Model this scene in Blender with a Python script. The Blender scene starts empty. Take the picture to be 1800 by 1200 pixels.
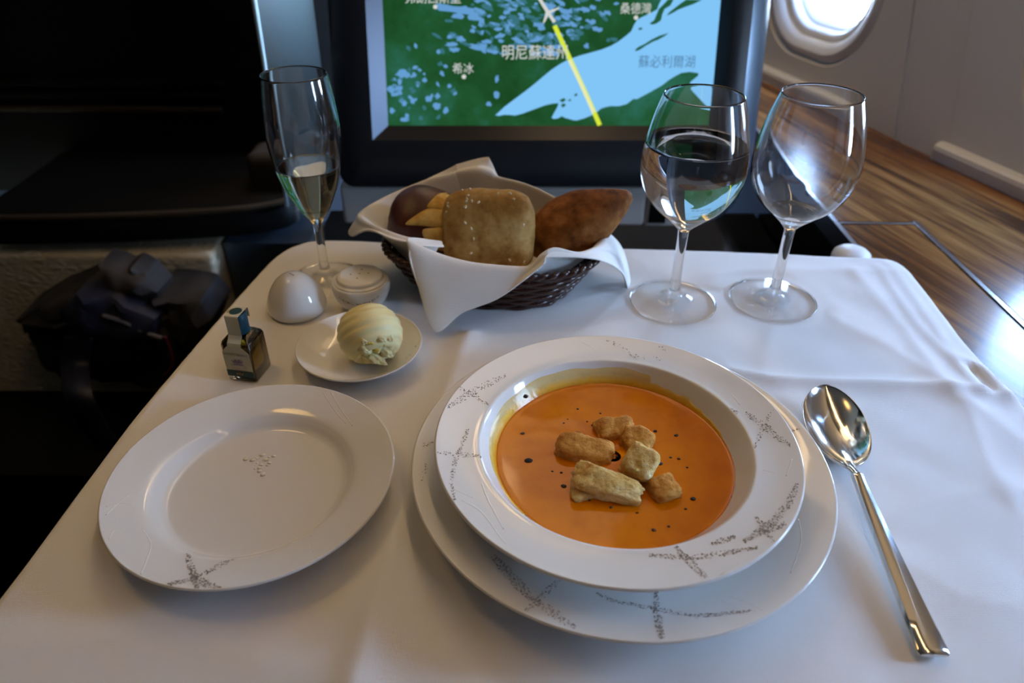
import bpy, bmesh, math, random
import numpy as np
from mathutils import Vector, Matrix, noise as mnoise
random.seed(7); rng = np.random.default_rng(7)
PI = math.pi
SC = bpy.context.scene

# ---------------------------------------------------------------- camera, world, lights, exposure
FPX = 1264.6; PITCH = math.radians(34.632); ROLL = math.radians(.401); H = .2853
cd = bpy.data.cameras.new('camera'); cam = bpy.data.objects.new('camera', cd); SC.collection.objects.link(cam)
cd.sensor_width = 36; cd.lens = FPX / 1800 * 36; cd.clip_start = .01
cam.matrix_world = Matrix.Translation((0, 0, H)) @ Matrix.Rotation(PI/2 - PITCH, 4, 'X') @ Matrix.Rotation(ROLL, 4, 'Z')
cd.dof.use_dof = True; cd.dof.focus_distance = .40; cd.dof.aperture_fstop = 7.5
SC.camera = cam
SC.view_settings.view_transform = 'Standard'; SC.view_settings.look = 'None'
SC.view_settings.gamma = 1; SC.view_settings.use_curve_mapping = False
SC.view_settings.exposure = 0.0
SC.cycles.max_bounces = 12; SC.cycles.transmission_bounces = 12; SC.cycles.blur_glossy = .5
SC.cycles.sample_clamp_indirect = 6

w = bpy.data.worlds.new('sky'); SC.world = w; w.use_nodes = True
nt = w.node_tree; bg = nt.nodes['Background']
tc = nt.nodes.new('ShaderNodeTexCoord'); sx = nt.nodes.new('ShaderNodeSeparateXYZ'); rp = nt.nodes.new('ShaderNodeValToRGB')
nt.links.new(tc.outputs['Generated'], sx.inputs[0]); nt.links.new(sx.outputs[2], rp.inputs[0]); nt.links.new(rp.outputs[0], bg.inputs[0])
e = rp.color_ramp.elements
e[0].position = 0; e[0].color = (.60, .77, 1, 1)            # sunlit cloud deck below, clear blue sky above
e[1].position = .75; e[1].color = (.17, .40, .95, 1)
k = e.new(.12); k.color = (.50, .71, 1, 1)
bg.inputs[1].default_value = 49.0

COL = SC.collection
def linklight(name, data, loc, rot=(0, 0, 0)):
    o = bpy.data.objects.new(name, data); COL.objects.link(o); o.location = loc; o.rotation_euler = rot; return o
ld = bpy.data.lights.new('reading_lamp_light', 'AREA'); ld.shape = 'DISK'; ld.size = .30; ld.energy = .13; ld.color = (1, .58, .16); ld.spread = math.radians(42)
rl = linklight('reading_lamp_light', ld, (-.62, .55, 1.22))
rl.rotation_euler = (Vector((-.24, .42, 0)) - Vector(rl.location)).to_track_quat('-Z', 'Y').to_euler()

ws = bpy.data.lights.new('sidewall_wash_light', 'AREA'); ws.shape = 'RECTANGLE'; ws.size = 2.6; ws.size_y = .05; ws.energy = 4.4; ws.color = (1, .68, .36)  # unseen warm fill strip, added to brighten the sidewall and table
wl = linklight('sidewall_wash_light', ws, (.20, .75, 1.30)); wl.rotation_euler = Vector((-.25, -.08, 1.)).to_track_quat('Z', 'Y').to_euler(); wl.rotation_euler = (Matrix.Rotation(math.atan2(-.9556, .2947), 3, 'Z') @ Matrix.Rotation(math.radians(14), 3, 'X')).to_euler()

# ---------------------------------------------------------------- picture ray helpers (real positions on real planes)
_c, _s = math.cos(PITCH), math.sin(PITCH); _cr, _sr = math.cos(ROLL), math.sin(ROLL)
def ray(px, py):
    a = px - 900; b = 600 - py
    u = (a*_cr + b*_sr) / FPX; v = (-a*_sr + b*_cr) / FPX
    return np.array([u, _c + v*_s, -_s + v*_c])
O = np.array([0, 0, H])
def atz(px, py, z=0.): r = ray(px, py); return O + r * ((z - H) / r[2])
def aty(px, py, y): r = ray(px, py); return O + r * (y / r[1])

# ---------------------------------------------------------------- materials
def mat(name, col=(.8, .8, .8), rough=.5, metal=0., spec=.5, trans=0., ior=1.45, coat=0., sheen=0., sss=0., emit=None, es=1.):
    m = bpy.data.materials.new(name); m.use_nodes = True
    b = m.node_tree.nodes['Principled BSDF']
    b.inputs['Base Color'].default_value = (*col, 1); b.inputs['Roughness'].default_value = rough
    b.inputs['Metallic'].default_value = metal; b.inputs['Specular IOR Level'].default_value = spec
    b.inputs['Transmission Weight'].default_value = trans; b.inputs['IOR'].default_value = ior
    b.inputs['Coat Weight'].default_value = coat; b.inputs['Coat Roughness'].default_value = .03
    b.inputs['Sheen Weight'].default_value = sheen
    if sss: b.inputs['Subsurface Weight'].default_value = sss; b.inputs['Subsurface Scale'].default_value = .006
    if emit: b.inputs['Emission Color'].default_value = (*emit, 1); b.inputs['Emission Strength'].default_value = es
    return m
def nodes(m): return m.node_tree.nodes, m.node_tree.links, m.node_tree.nodes['Principled BSDF']
def texco(m, scale=(1, 1, 1), rot=(0, 0, 0)):
    N, L, b = nodes(m); t = N.new('ShaderNodeTexCoord'); mp = N.new('ShaderNodeMapping')
    mp.inputs['Scale'].default_value = scale; mp.inputs['Rotation'].default_value = rot
    L.new(t.outputs['Object'], mp.inputs[0]); return mp
def noise_tex(m, scale, detail=3, rough=.5, mp=None, dist=0.):
    N, L, b = nodes(m); n = N.new('ShaderNodeTexNoise'); n.inputs['Scale'].default_value = scale
    n.inputs['Detail'].default_value = detail; n.inputs['Roughness'].default_value = rough; n.inputs['Distortion'].default_value = dist
    L.new((mp or texco(m)).outputs[0], n.inputs['Vector']); return n
def ramp(m, src, stops, to='Base Color'):
    N, L, b = nodes(m); r = N.new('ShaderNodeValToRGB'); L.new(src, r.inputs[0]); el = r.color_ramp.elements
    el[0].position, el[0].color = stops[0][0], (*stops[0][1], 1); el[1].position, el[1].color = stops[-1][0], (*stops[-1][1], 1)
    for p, c in stops[1:-1]: k = el.new(p); k.color = (*c, 1)
    if to: L.new(r.outputs[0], b.inputs[to])
    return r
def bump(m, src, strength=.3, dist=.001):
    N, L, b = nodes(m); n = N.new('ShaderNodeBump'); n.inputs['Strength'].default_value = strength; n.inputs['Distance'].default_value = dist
    L.new(src, n.inputs['Height']); L.new(n.outputs[0], b.inputs['Normal']); return n

M = {}
def cloth_mat(name, col):
    m = mat(name, col, .75, sheen=.25, spec=.25); N, L, b = nodes(m)
    wv = []
    for ax in ('X', 'Y'):
        t = N.new('ShaderNodeTexWave'); t.bands_direction = ax; t.inputs['Scale'].default_value = 420; t.inputs['Distortion'].default_value = .6
        L.new(texco(m).outputs[0], t.inputs[0]); wv.append(t)
    a = N.new('ShaderNodeMath'); a.operation = 'ADD'; L.new(wv[0].outputs[1], a.inputs[0]); L.new(wv[1].outputs[1], a.inputs[1])
    n = noise_tex(m, 900, 2); a2 = N.new('ShaderNodeMath'); L.new(a.outputs[0], a2.inputs[0]); L.new(n.outputs[0], a2.inputs[1])
    bump(m, a2.outputs[0], .22, .00025); return m
M['cloth'] = cloth_mat('white_tablecloth_linen', (.80, .79, .78))
M['napkin'] = cloth_mat('white_napkin_linen', (.84, .83, .81))
M['china'] = mat('white_glazed_china', (.80, .80, .78), .07, spec=.6)
M['print'] = mat('grey_speckle_print', (.16, .14, .13), .35)
M['print2'] = mat('pale_speckle_print', (.36, .31, .28), .35)
M['glass'] = mat('clear_glass', (1, 1, 1), 0, trans=1, ior=1.5)
m = bpy.data.materials.new('thin_clear_glass_foot'); m.use_nodes = True; N, L = m.node_tree.nodes, m.node_tree.links; N.clear()
tr = N.new('ShaderNodeBsdfTransparent'); gl = N.new('ShaderNodeBsdfGlossy'); gl.inputs['Roughness'].default_value = .02; mx = N.new('ShaderNodeMixShader'); fr = N.new('ShaderNodeFresnel'); fr.inputs[0].default_value = 1.5; oo = N.new('ShaderNodeOutputMaterial')
tr.inputs[0].default_value = (1, 1, 1, 1)
ge = N.new('ShaderNodeNewGeometry'); mi = N.new('ShaderNodeMapRange'); mi.inputs['To Min'].default_value = 1.32; mi.inputs['To Max'].default_value = 1/1.32
L.new(ge.outputs['Backfacing'], mi.inputs[0]); L.new(mi.outputs[0], fr.inputs[0])
L.new(fr.outputs[0], mx.inputs[0]); L.new(tr.outputs[0], mx.inputs[1]); L.new(gl.outputs[0], mx.inputs[2]); L.new(mx.outputs[0], oo.inputs[0]); M['foot'] = m
M['water'] = mat('clear_water', (1, 1, 1), 0, trans=1, ior=1.33)
M['wine'] = mat('pale_gold_champagne', (1, .93, .62), 0, trans=1, ior=1.34)
M['steel'] = mat('polished_steel', (.82, .81, .78), .12, metal=1)
m = M['steel']; n = noise_tex(m, 300, 3, .6, texco(m, (1, .15, 1))); ramp(m, n.outputs[0], [(.35, (.08,)*3), (.75, (.2,)*3)], 'Roughness')
M['soup'] = mat('orange_pumpkin_soup', (.62, .18, .0005), .09, spec=.26)
m = M['soup']; n = noise_tex(m, 70, 4, .6); ramp(m, n.outputs[0], [(.3, (.60, .160, .0004)), (.7, (.70, .205, .0006))])
n2 = noise_tex(m, 1500, 2); bump(m, n2.outputs[0], .03, .0003)
M['film'] = mat('thin_soup_film', (.62, .33, .04), .2, spec=.5, sss=.1)
m = M['film']; n = noise_tex(m, 250, 4, .6); ramp(m, n.outputs[0], [(.3, (.55, .27, .025)), (.75, (.74, .50, .14))]); bump(m, n.outputs[0], .5, .0006)
N, L, b = nodes(m); sp_ = N.new('ShaderNodeSeparateXYZ'); tq = N.new('ShaderNodeTexCoord'); L.new(tq.outputs['Object'], sp_.inputs[0])
mr = N.new('ShaderNodeMapRange'); mr.inputs['From Min'].default_value = .0110; mr.inputs['From Max'].default_value = .0178; L.new(sp_.outputs[2], mr.inputs[0])
ad = N.new('ShaderNodeMath'); ad.operation = 'MULTIPLY_ADD'; ad.inputs[1].default_value = .35; L.new(n.outputs[0], ad.inputs[0]); L.new(mr.outputs[0], ad.inputs[2])
ramp(m, ad.outputs[0], [(.15, (.70, .25, .004)), (.5, (.82, .46, .035)), (.95, (.88, .66, .22))])
ra_ = ramp(m, ad.outputs[0], [(.60, (.96,)*3), (1.0, (.62,)*3)], None); L.new(ra_.outputs[0], b.inputs['Alpha'])
M['pepper'] = mat('cracked_black_pepper', (.018, .014, .012), .4)
M['pepperb'] = mat('brown_pepper_flake', (.10, .035, .010), .4)
def crumb(name, a, b_, c, sc=350, bs=.8):
    m = mat(name, a, .75, spec=.25, sss=.1); n = noise_tex(m, sc, 5, .65); n2 = noise_tex(m, 60, 3, .5)
    N, L, b = nodes(m); mx = N.new('ShaderNodeMath'); mx.operation = 'MULTIPLY_ADD'; L.new(n.outputs[0], mx.inputs[0]); mx.inputs[1].default_value = .45
    h = N.new('ShaderNodeMath'); h.operation = 'MULTIPLY'; h.inputs[1].default_value = .6; L.new(n2.outputs[0], h.inputs[0]); L.new(h.outputs[0], mx.inputs[2])
    ramp(m, mx.outputs[0], [(.36, a), (.52, b_), (.68, c)]); bump(m, n.outputs[0], bs, .0012); return m
M['crouton'] = crumb('toasted_crouton', (.34, .11, .010), (.60, .28, .050), (.76, .48, .15), 420)
M['crouton2'] = crumb('pale_crouton_crumb', (.50, .24, .045), (.74, .50, .16), (.86, .70, .36), 520)
M['crust_gold'] = crumb('golden_seeded_crust', (.24, .12, .025), (.42, .25, .075), (.55, .38, .16), 190, .35)
M['crust_brown'] = crumb('brown_crust', (.09, .026, .004), (.23, .080, .014), (.38, .16, .040), 170, .3)
M['crust_dark'] = mat('dark_glossy_crust', (.10, .018, .006), .42, spec=.5)
m = M['crust_dark']; n = noise_tex(m, 50, 4); ramp(m, n.outputs[0], [(.3, (.04, .006, .003)), (.7, (.10, .018, .006))])
M['crumb'] = crumb('yellow_split_crumb', (.42, .20, .03), (.62, .38, .09), (.78, .60, .26), 150, .3)
M['seed'] = mat('pale_sesame_seed', (.75, .66, .45), .4)
M['wicker'] = mat('dark_brown_wicker', (.040, .014, .009), .25, spec=.6)
M['butter'] = mat('pale_butter', (.84, .76, .40), .36, spec=.5, sss=.10)
M['smear'] = mat('thin_butter_smear', (.80, .78, .66), .3)
M['butter2'] = mat('deep_yellow_butter', (.72, .50, .06), .38, spec=.5, sss=.3)
M['oil'] = mat('olive_oil', (.17, .11, .003), 0, trans=1, ior=1.47)
M['cap'] = mat('teal_foil_cap', (.002, .035, .058), .45, spec=.3)
M['paper'] = mat('cream_label_paper', (.62, .60, .47), .6)
M['green'] = mat('dark_green_print', (.008, .045, .045), .5)
M['ink'] = mat('grey_ink', (.12, .10, .12), .6)
M['lav'] = mat('lavender_ink', (.26, .20, .33), .6)
M['orangeink'] = mat('ochre_ink', (.42, .24, .06), .6)
M['black'] = mat('satin_black_plastic', (.012, .014, .018), .32)
M['blackg'] = mat('gloss_black_panel', (.006, .006, .006), .10, spec=.5)
M['bezel'] = mat('dark_brown_bezel', (.020, .014, .011), .3)
M['bevel'] = mat('satin_bevel_strip', (.13, .16, .22), .35, metal=.5)
M['shell'] = mat('satin_grey_shell', (.66, .88, 1.0), .48, metal=.9)
M['grey'] = mat('warm_grey_plastic', (.66, .62, .58), .45)
M['cabin_dark'] = mat('dark_cabin_plastic', (.004, .004, .004), .55, spec=.25)
M['cabin_brown'] = mat('brown_cabin_trim', (.05, .036, .022), .5)
M['wall'] = mat('grey_beige_wall_panel', (.80, .78, .76), .5)
M['wallw'] = mat('white_window_reveal', (.80, .80, .80), .4)
M['ceil'] = mat('ceiling_panel', (.34, .31, .27), .7)
M['pane'] = M['foot'].copy(); M['pane'].name = 'thin_window_pane'
M['trim'] = mat('brushed_metal_trim', (.55, .55, .57), .22, metal=1)
M['fabric'] = mat('beige_textured_fabric', (.78, .66, .44), .9)
m = M['fabric']; N, L, b = nodes(m); v = N.new('ShaderNodeTexVoronoi'); v.inputs['Scale'].default_value = 70; v.feature = 'DISTANCE_TO_EDGE'; L.new(texco(m, (1, 1, 1.6)).outputs[0], v.inputs['Vector']); bump(m, v.outputs[0], .8, .004)
M['bag'] = mat('dark_bag_nylon', (.022, .019, .020), .6)
m = M['bag']; n = noise_tex(m, 25, 3); ramp(m, n.outputs[0], [(.35, (.010, .009, .010)), (.7, (.040, .033, .030))])
M['bagb'] = mat('navy_bag_nylon', (.012, .014, .030), .5)
M['bagl'] = mat('grey_bag_piping', (.10, .10, .12), .4)
M['red'] = mat('red_bag_cord', (.14, .012, .02), .5)
M['carpet'] = mat('dark_carpet', (.008, .008, .010), .95)
M['lampw'] = mat('warm_ceiling_light_lens', (.8, .8, .8), .5, emit=(1, .72, .42), es=2.2)
M['lampc'] = mat('reading_lamp_lens', (.8, .8, .8), .5, emit=(1, .75, .42), es=4)
# figured wood veneer, grain running along the fuselage wall
WD = np.array([.2947, -.9556, 0.]); WN = np.array([-.9556, -.2947, 0.])
GR = math.atan2(-.9556, .2947)
def wood(name, off):
    m = mat(name, (.2, .1, .04), .20, spec=.32); N, L, b = nodes(m)
    mp = texco(m, (1, 1, 1), (0, 0, -GR)); mp.inputs['Location'].default_value = (off, off*.3, 0)
    m2 = N.new('ShaderNodeMapping'); m2.inputs['Scale'].default_value = (3.0, 42, 1); L.new(mp.outputs[0], m2.inputs[0])
    n = noise_tex(m, 1.0, 5, .6, m2, .3); 
    m3 = N.new('ShaderNodeMapping'); m3.inputs['Scale'].default_value = (12, 500, 1); L.new(mp.outputs[0], m3.inputs[0]); n3 = noise_tex(m, 1., 3, .6, m3)
    mx = N.new('ShaderNodeMath'); mx.operation = 'MULTIPLY_ADD'; L.new(n3.outputs[0], mx.inputs[0]); mx.inputs[1].default_value = .22; L.new(n.outputs[0], mx.inputs[2])
    ramp(m, mx.outputs[0], [(.42, (.035, .013, .006)), (.55, (.12, .045, .014)), (.66, (.26, .115, .032)), (.82, (.42, .23, .08))]); return m
M['wood'] = wood('glossy_figured_wood', 0.); M['wood2'] = wood('glossy_figured_wood_lid', 3.)
def emis(name, col, s=1.):
    m = bpy.data.materials.new(name); m.use_nodes = True; N = m.node_tree.nodes; N.clear()
    e_ = N.new('ShaderNodeEmission'); o = N.new('ShaderNodeOutputMaterial'); e_.inputs[0].default_value = (*col, 1); e_.inputs[1].default_value = s
    m.node_tree.links.new(e_.outputs[0], o.inputs[0]); return m, e_
M['sea'], _ = emis('screen_blue', (.24, .60, 1.), .93)
M['lake'], _ = emis('screen_lake_blue', (.16, .42, .80), .8)
M['lake2'], _ = emis('screen_dim_lake', (.06, .24, .30), .7)
M['land2'], _ = emis('screen_green', (.022, .13, .055), .8)
M['swhite'], _ = emis('screen_white', (.75, .78, .75), .85)
M['sgrey'], _ = emis('screen_label_blue', (.10, .25, .45), .8)
M['syel'], _ = emis('screen_yellow', (.72, .85, .05), .95)
M['spale'], _ = emis('screen_pale_yellow', (.85, .88, .45), .95)
m, em = emis('screen_land_map', (.02, .12, .05), .8); M['land'] = m
N, L = m.node_tree.nodes, m.node_tree.links
t = N.new('ShaderNodeTexCoord'); n = N.new('ShaderNodeTexNoise'); n.inputs['Scale'].default_value = 18; n.inputs['Detail'].default_value = 6; n.inputs['Roughness'].default_value = .62
L.new(t.outputs['Object'], n.inputs['Vector']); r = N.new('ShaderNodeValToRGB'); L.new(n.outputs[0], r.inputs[0]); L.new(r.outputs[0], em.inputs[0])
el = r.color_ramp.elements; el[0].position = .33; el[0].color = (.012, .075, .018, 1); el[1].position = .68; el[1].color = (.030, .17, .11, 1); k = el.new(.5); k.color = (.018, .11, .035, 1)

# ---------------------------------------------------------------- object helpers
def tag(o, label=None, cat=None, group=None, kind=None):
    if label: o['label'] = label
    if cat: o['category'] = cat
    if group: o['group'] = group
    if kind: o['kind'] = kind
    return o
def thing(name, label, cat, loc, group=None):
    o = bpy.data.objects.new(name, None); COL.objects.link(o); o.location = tuple(float(v) for v in loc); o.empty_display_size = .02
    return tag(o, label, cat, group)
def wloc(o):
    v = Vector((0, 0, 0))
    while o: v += Vector(o.location); o = o.parent
    return v
def mesh(name, V, F, m, parent=None, smooth=True, base=None, label=None):
    """world-space vertices -> one mesh object; its origin sits at base (top level) or at the parent's origin"""
    V = np.asarray(V, float); me = bpy.data.meshes.new(name)
    off = np.array(wloc(parent)) if parent else (np.array(base, float) if base is not None else np.zeros(3))
    me.from_pydata([tuple(v) for v in (V - off)], [], [tuple(f) for f in F]); me.update()
    mats = m if isinstance(m, list) else [m]
    for q in mats: me.materials.append(q)
    if smooth: me.polygons.foreach_set('use_smooth', [True]*len(me.polygons))
    o = bpy.data.objects.new(name, me); COL.objects.link(o)
    if parent: o.parent = parent
    elif base is not None: o.location = tuple(float(v) for v in base)
    if label: o['label'] = label
    return o
def fixn(o):
    bm = bmesh.new(); bm.from_mesh(o.data); bmesh.ops.recalc_face_normals(bm, faces=bm.faces); bm.to_mesh(o.data); bm.free(); return o
def sharp(o, ang=40):
    o.data.set_sharp_from_angle(angle=math.radians(ang)); return o
def lathe(prof, c, n=96, closed=False):
    """prof [(r,z)] -> V,F around vertical axis at c"""
    V, F, rows = [], [], []
    for r, z in prof:
        if r < 1e-6: rows.append([len(V)]); V.append((c[0], c[1], z))
        else:
            rows.append(list(range(len(V), len(V)+n)))
            V += [(c[0]+r*math.cos(2*PI*i/n), c[1]+r*math.sin(2*PI*i/n), z) for i in range(n)]
    for a, b in zip(rows[:-1], rows[1:]):
        for i in range(n):
            j = (i+1) % n
            if len(a) == 1 and len(b) == 1: continue
            if len(a) == 1: F.append((a[0], b[j], b[i]))
            elif len(b) == 1: F.append((a[i], a[j], b[0]))
            else: F.append((a[i], a[j], b[j], b[i]))
    return V, F
def cr(P, m=8, closed=False):
    """Catmull-Rom through points"""
    P = [np.array(p, float) for p in P]; n = len(P); out = []
    rngk = range(n if closed else n-1)
    for i in rngk:
        if closed: p0, p1, p2, p3 = P[(i-1) % n], P[i], P[(i+1) % n], P[(i+2) % n]
        else: p0, p1, p2, p3 = P[max(i-1, 0)], P[i], P[i+1], P[min(i+2, n-1)]
        for k in range(m):
            t = k/m; out.append(.5*((2*p1)+(-p0+p2)*t+(2*p0-5*p1+4*p2-p3)*t*t+(-p0+3*p1-3*p2+p3)*t**3))
    if not closed: out.append(P[-1])
    return out
def tube(pts, rad, n=8, closed=False, cap=True):
    P = np.array(pts, float); V, F = [], []; m = len(P)
    rr = rad if hasattr(rad, '__len__') else [rad]*m
    T = np.roll(P, -1, 0) - np.roll(P, 1, 0) if closed else np.gradient(P, axis=0)
    up = np.array([0., 0, 1.]) if abs(T[0][2]) < .8*np.linalg.norm(T[0]) else np.array([1., 0, 0])
    for i in range(m):
        t = T[i]/(np.linalg.norm(T[i])+1e-12); a = np.cross(t, up); a /= np.linalg.norm(a)+1e-12; b_ = np.cross(a, t); up = b_
        for k in range(n):
            an = 2*PI*k/n; V.append(P[i]+rr[i]*(math.cos(an)*a+math.sin(an)*b_))
    for i in range(m if closed else m-1):
        for k in range(n):
            j = (i+1) % m; F.append((i*n+k, i*n+(k+1) % n, j*n+(k+1) % n, j*n+k))
    if cap and not closed: F.append(tuple(range(n))[::-1]); F.append(tuple((m-1)*n+k for k in range(n)))
    return V, F
def box(x0, x1, y0, y1, z0, z1):
    V = [(x, y, z) for z in (z0, z1) for y in (y0, y1) for x in (x0, x1)]
    return V, [(0, 2, 3, 1), (4, 5, 7, 6), (0, 1, 5, 4), (2, 6, 7, 3), (0, 4, 6, 2), (1, 3, 7, 5)]
def bevel(o, w_=.002, seg=3):
    b = o.modifiers.new('bevel', 'BEVEL'); b.width = w_; b.segments = seg; b.limit_method = 'ANGLE'; b.angle_limit = math.radians(30); return o
def prism(poly, z0, z1):
    n = len(poly); V = [(p[0], p[1], z0) for p in poly]+[(p[0], p[1], z1) for p in poly]
    return V, [tuple(range(n))[::-1], tuple(range(n, 2*n))]+[(i, (i+1) % n, n+(i+1) % n, n+i) for i in range(n)]
def join(*VF):
    V, F = [], []
    for v, f in VF:
        k = len(V); V += [tuple(p) for p in v]; F += [tuple(i+k for i in q) for q in f]
    return V, F
def struct(o): o['kind'] = 'structure'; return o

# ================================================================ ROOM SHELL
WP = np.array([.398, 1.162, 0.])   # a point of the sidewall line (plan view)
WP = WP + WD*.0
def wpt(s, off, z): return WP + WD*s + WN*off + np.array([0, 0, z])
S0 = .281 - .0                    # wall-coordinate of the reference used when measuring
zF, zC = -.70, 1.35
struct(mesh('floor', *box(-1.7, 1.25, -1.3, 2.7, zF-.02, zF), M['carpet'], smooth=False))
struct(mesh('ceiling', *box(-1.7, 1.25, -1.3, 2.7, zC, zC+.02), M['ceil'], smooth=False))
struct(mesh('wall_left', *box(-1.72, -1.7, -1.3, 2.7, zF, zC), M['cabin_dark'], smooth=False))
struct(mesh('wall_back', *box(-1.7, 1.25, -1.32, -1.3, zF, zC), M['cabin_dark'], smooth=False))
struct(mesh('wall_front', *box(-1.7, .2, 2.7, 2.72, zF, zC), M['cabin_dark'], smooth=False))

def onwall(px, py, off=0.):
    r = ray(px, py); k = ((WP+WN*off-O) @ WN)/(r @ WN); p = O+r*k; return (p-WP) @ WD, p[2]
def sup(hw, hh, n=64, e=2.6):
    out = []
    for i in range(n):
        a = 2*PI*i/n; ca, sa = math.cos(a), math.sin(a)
        out.append((hw*abs(ca)**(2/e)*(1 if ca >= 0 else -1), hh*abs(sa)**(2/e)*(1 if sa >= 0 else -1)))
    return out
sg, zg = onwall(1450, 115)                       # lowest point of the far window's outer groove
WC1 = (onwall(1345, 70)[0]+onwall(1480, 117)[0])/2; HW, HH, RW = .123, .190, .096; PITCHW = .458; WZ = zg + HH
def rrect(d=0., n=64):
    hw, hh, r = HW-d, HH-d, max(RW-d*.8, .01); out = []
    for k_, (qx, qy) in enumerate(((1, 1), (-1, 1), (-1, -1), (1, -1))):
        for i in range(n//4):
            a = PI/2*(k_+i/(n//4-1)); out.append((qx*(hw-r)+r*math.cos(a), qy*(hh-r)+r*math.sin(a)))
    return out
WZB = -.035
wall = struct(bpy.data.objects.new('wall_right', None)); COL.objects.link(wall)
sb = onwall(1600, 0)[0]; sb2 = onwall(1565, 262)[0]
lean = (sb - sb2) / (onwall(1600, 0)[1] - onwall(1565, 262)[1])
def wall_panel(s0, s1, sc, zc, label=None):
    """one moulded sidewall panel with the window hole, slightly leaning seams, shallow relief at its edges"""
    bm = bmesh.new(); g = .0022
    NZ = 2; z0, z1 = WZB-.01, zC
    def sh(z): return lean*(z-0.05)*(1 if z < .5 else 0) + (lean*.45 if z >= .5 else 0)
    outer = [(s0+g+sh(z0), z0), (s1-g+sh(z0), z0), (s1-g+sh(.5), .5), (s1-g+sh(.5), z1), (s0+g+sh(.5), z1), (s0+g+sh(.5), .5)]
    inner = [(sc+a, zc+b) for a, b in rrect()]
    ov = [bm.verts.new(wpt(s, 0, z)) for s, z in outer]; iv = [bm.verts.new(wpt(s, 0, z)) for s, z in inner]
    ed = [bm.edges.new((ov[i], ov[(i+1) % len(ov)])) for i in range(len(ov))]+[bm.edges.new((iv[i], iv[(i+1) % len(iv)])) for i in range(len(iv))]
    bmesh.ops.triangle_fill(bm, edges=ed, use_beauty=True)
    # returns at the seams
    for a, b_ in [(0, 5), (5, 4), (1, 2), (2, 3)]:
        A = bm.verts.new(wpt(outer[a][0], -.012, outer[a][1])); B = bm.verts.new(wpt(outer[b_][0], -.012, outer[b_][1]))
        bm.faces.new((ov[a], ov[b_], B, A))
    me = bpy.data.meshes.new('wall_panel'); bm.to_mesh(me); bm.free(); me.materials.append(M['wall'])
    o = bpy.data.objects.new('wall_panel', me); COL.objects.link(o); o.parent = wall
    # backing strip behind the seam
    return o
# panel boundary lies at the seam; the windows repeat down the cabin
edges_s = [sb2 - .02 + (k-1)*PITCHW for k in range(6)]
for k in range(5): wall_panel(edges_s[k], edges_s[k+1], WC1 + (k-0)*PITCHW - 0*PITCHW if False else WC1+(k)*PITCHW, WZ)
mesh('seam_backing', *join(*[( [wpt(s-.06, -.0125, WZB), wpt(s+.03, -.0125, WZB), wpt(s+.03, -.0125, zC), wpt(s-.06, -.0125, zC)], [(0, 1, 2, 3)]) for s in edges_s]), M['wall'], wall, smooth=False)
sfr = onwall(1640, 270)[0]
for k in range(5):
    a0_ = edges_s[k]+.012; a1_ = edges_s[k]+(sfr-sb2)+.02
    P_ = [(a0_, 0), (a0_+.004, .003), (a1_-.016, .003), (a1_, 0)]; V = []
    for z_ in (WZB, .5, zC): V += [wpt(s_+(lean*(z_-.05) if z_ < .6 else lean*.45), o_+.0003, z_) for s_, o_ in P_]
    mesh('panel_frame', V, [(4*r+i, 4*r+i+1, 4*r+i+5, 4*r+i+4) for r in range(2) for i in range(3)], M['wall'], wall, smooth=False)
# outer hull above/below so no light leaks: plain strips beyond the panels
s_hi = edges_s[-1]; s_lo = edges_s[0]
mesh('lower_sidewall', [wpt(s_lo-.8, -.012, zF), wpt(s_hi+.6, -.012, zF), wpt(s_hi+.6, -.012, WZB), wpt(s_lo-.8, -.012, WZB)], [(0, 1, 2, 3)], M['wall'], wall, smooth=False)
mesh('end_sidewall', *join(([wpt(s_lo-.8, 0, zF), wpt(s_lo+.03, 0, zF), wpt(s_lo+.0, 0, zC), wpt(s_lo-.8, 0, zC)], [(0, 1, 2, 3)]), ([wpt(s_hi-.05, 0, zF), wpt(s_hi+.6, 0, zF), wpt(s_hi+.6, 0, zC), wpt(s_hi-.09, 0, zC)], [(0, 1, 2, 3)])), M['wall'], wall, smooth=False)
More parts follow.
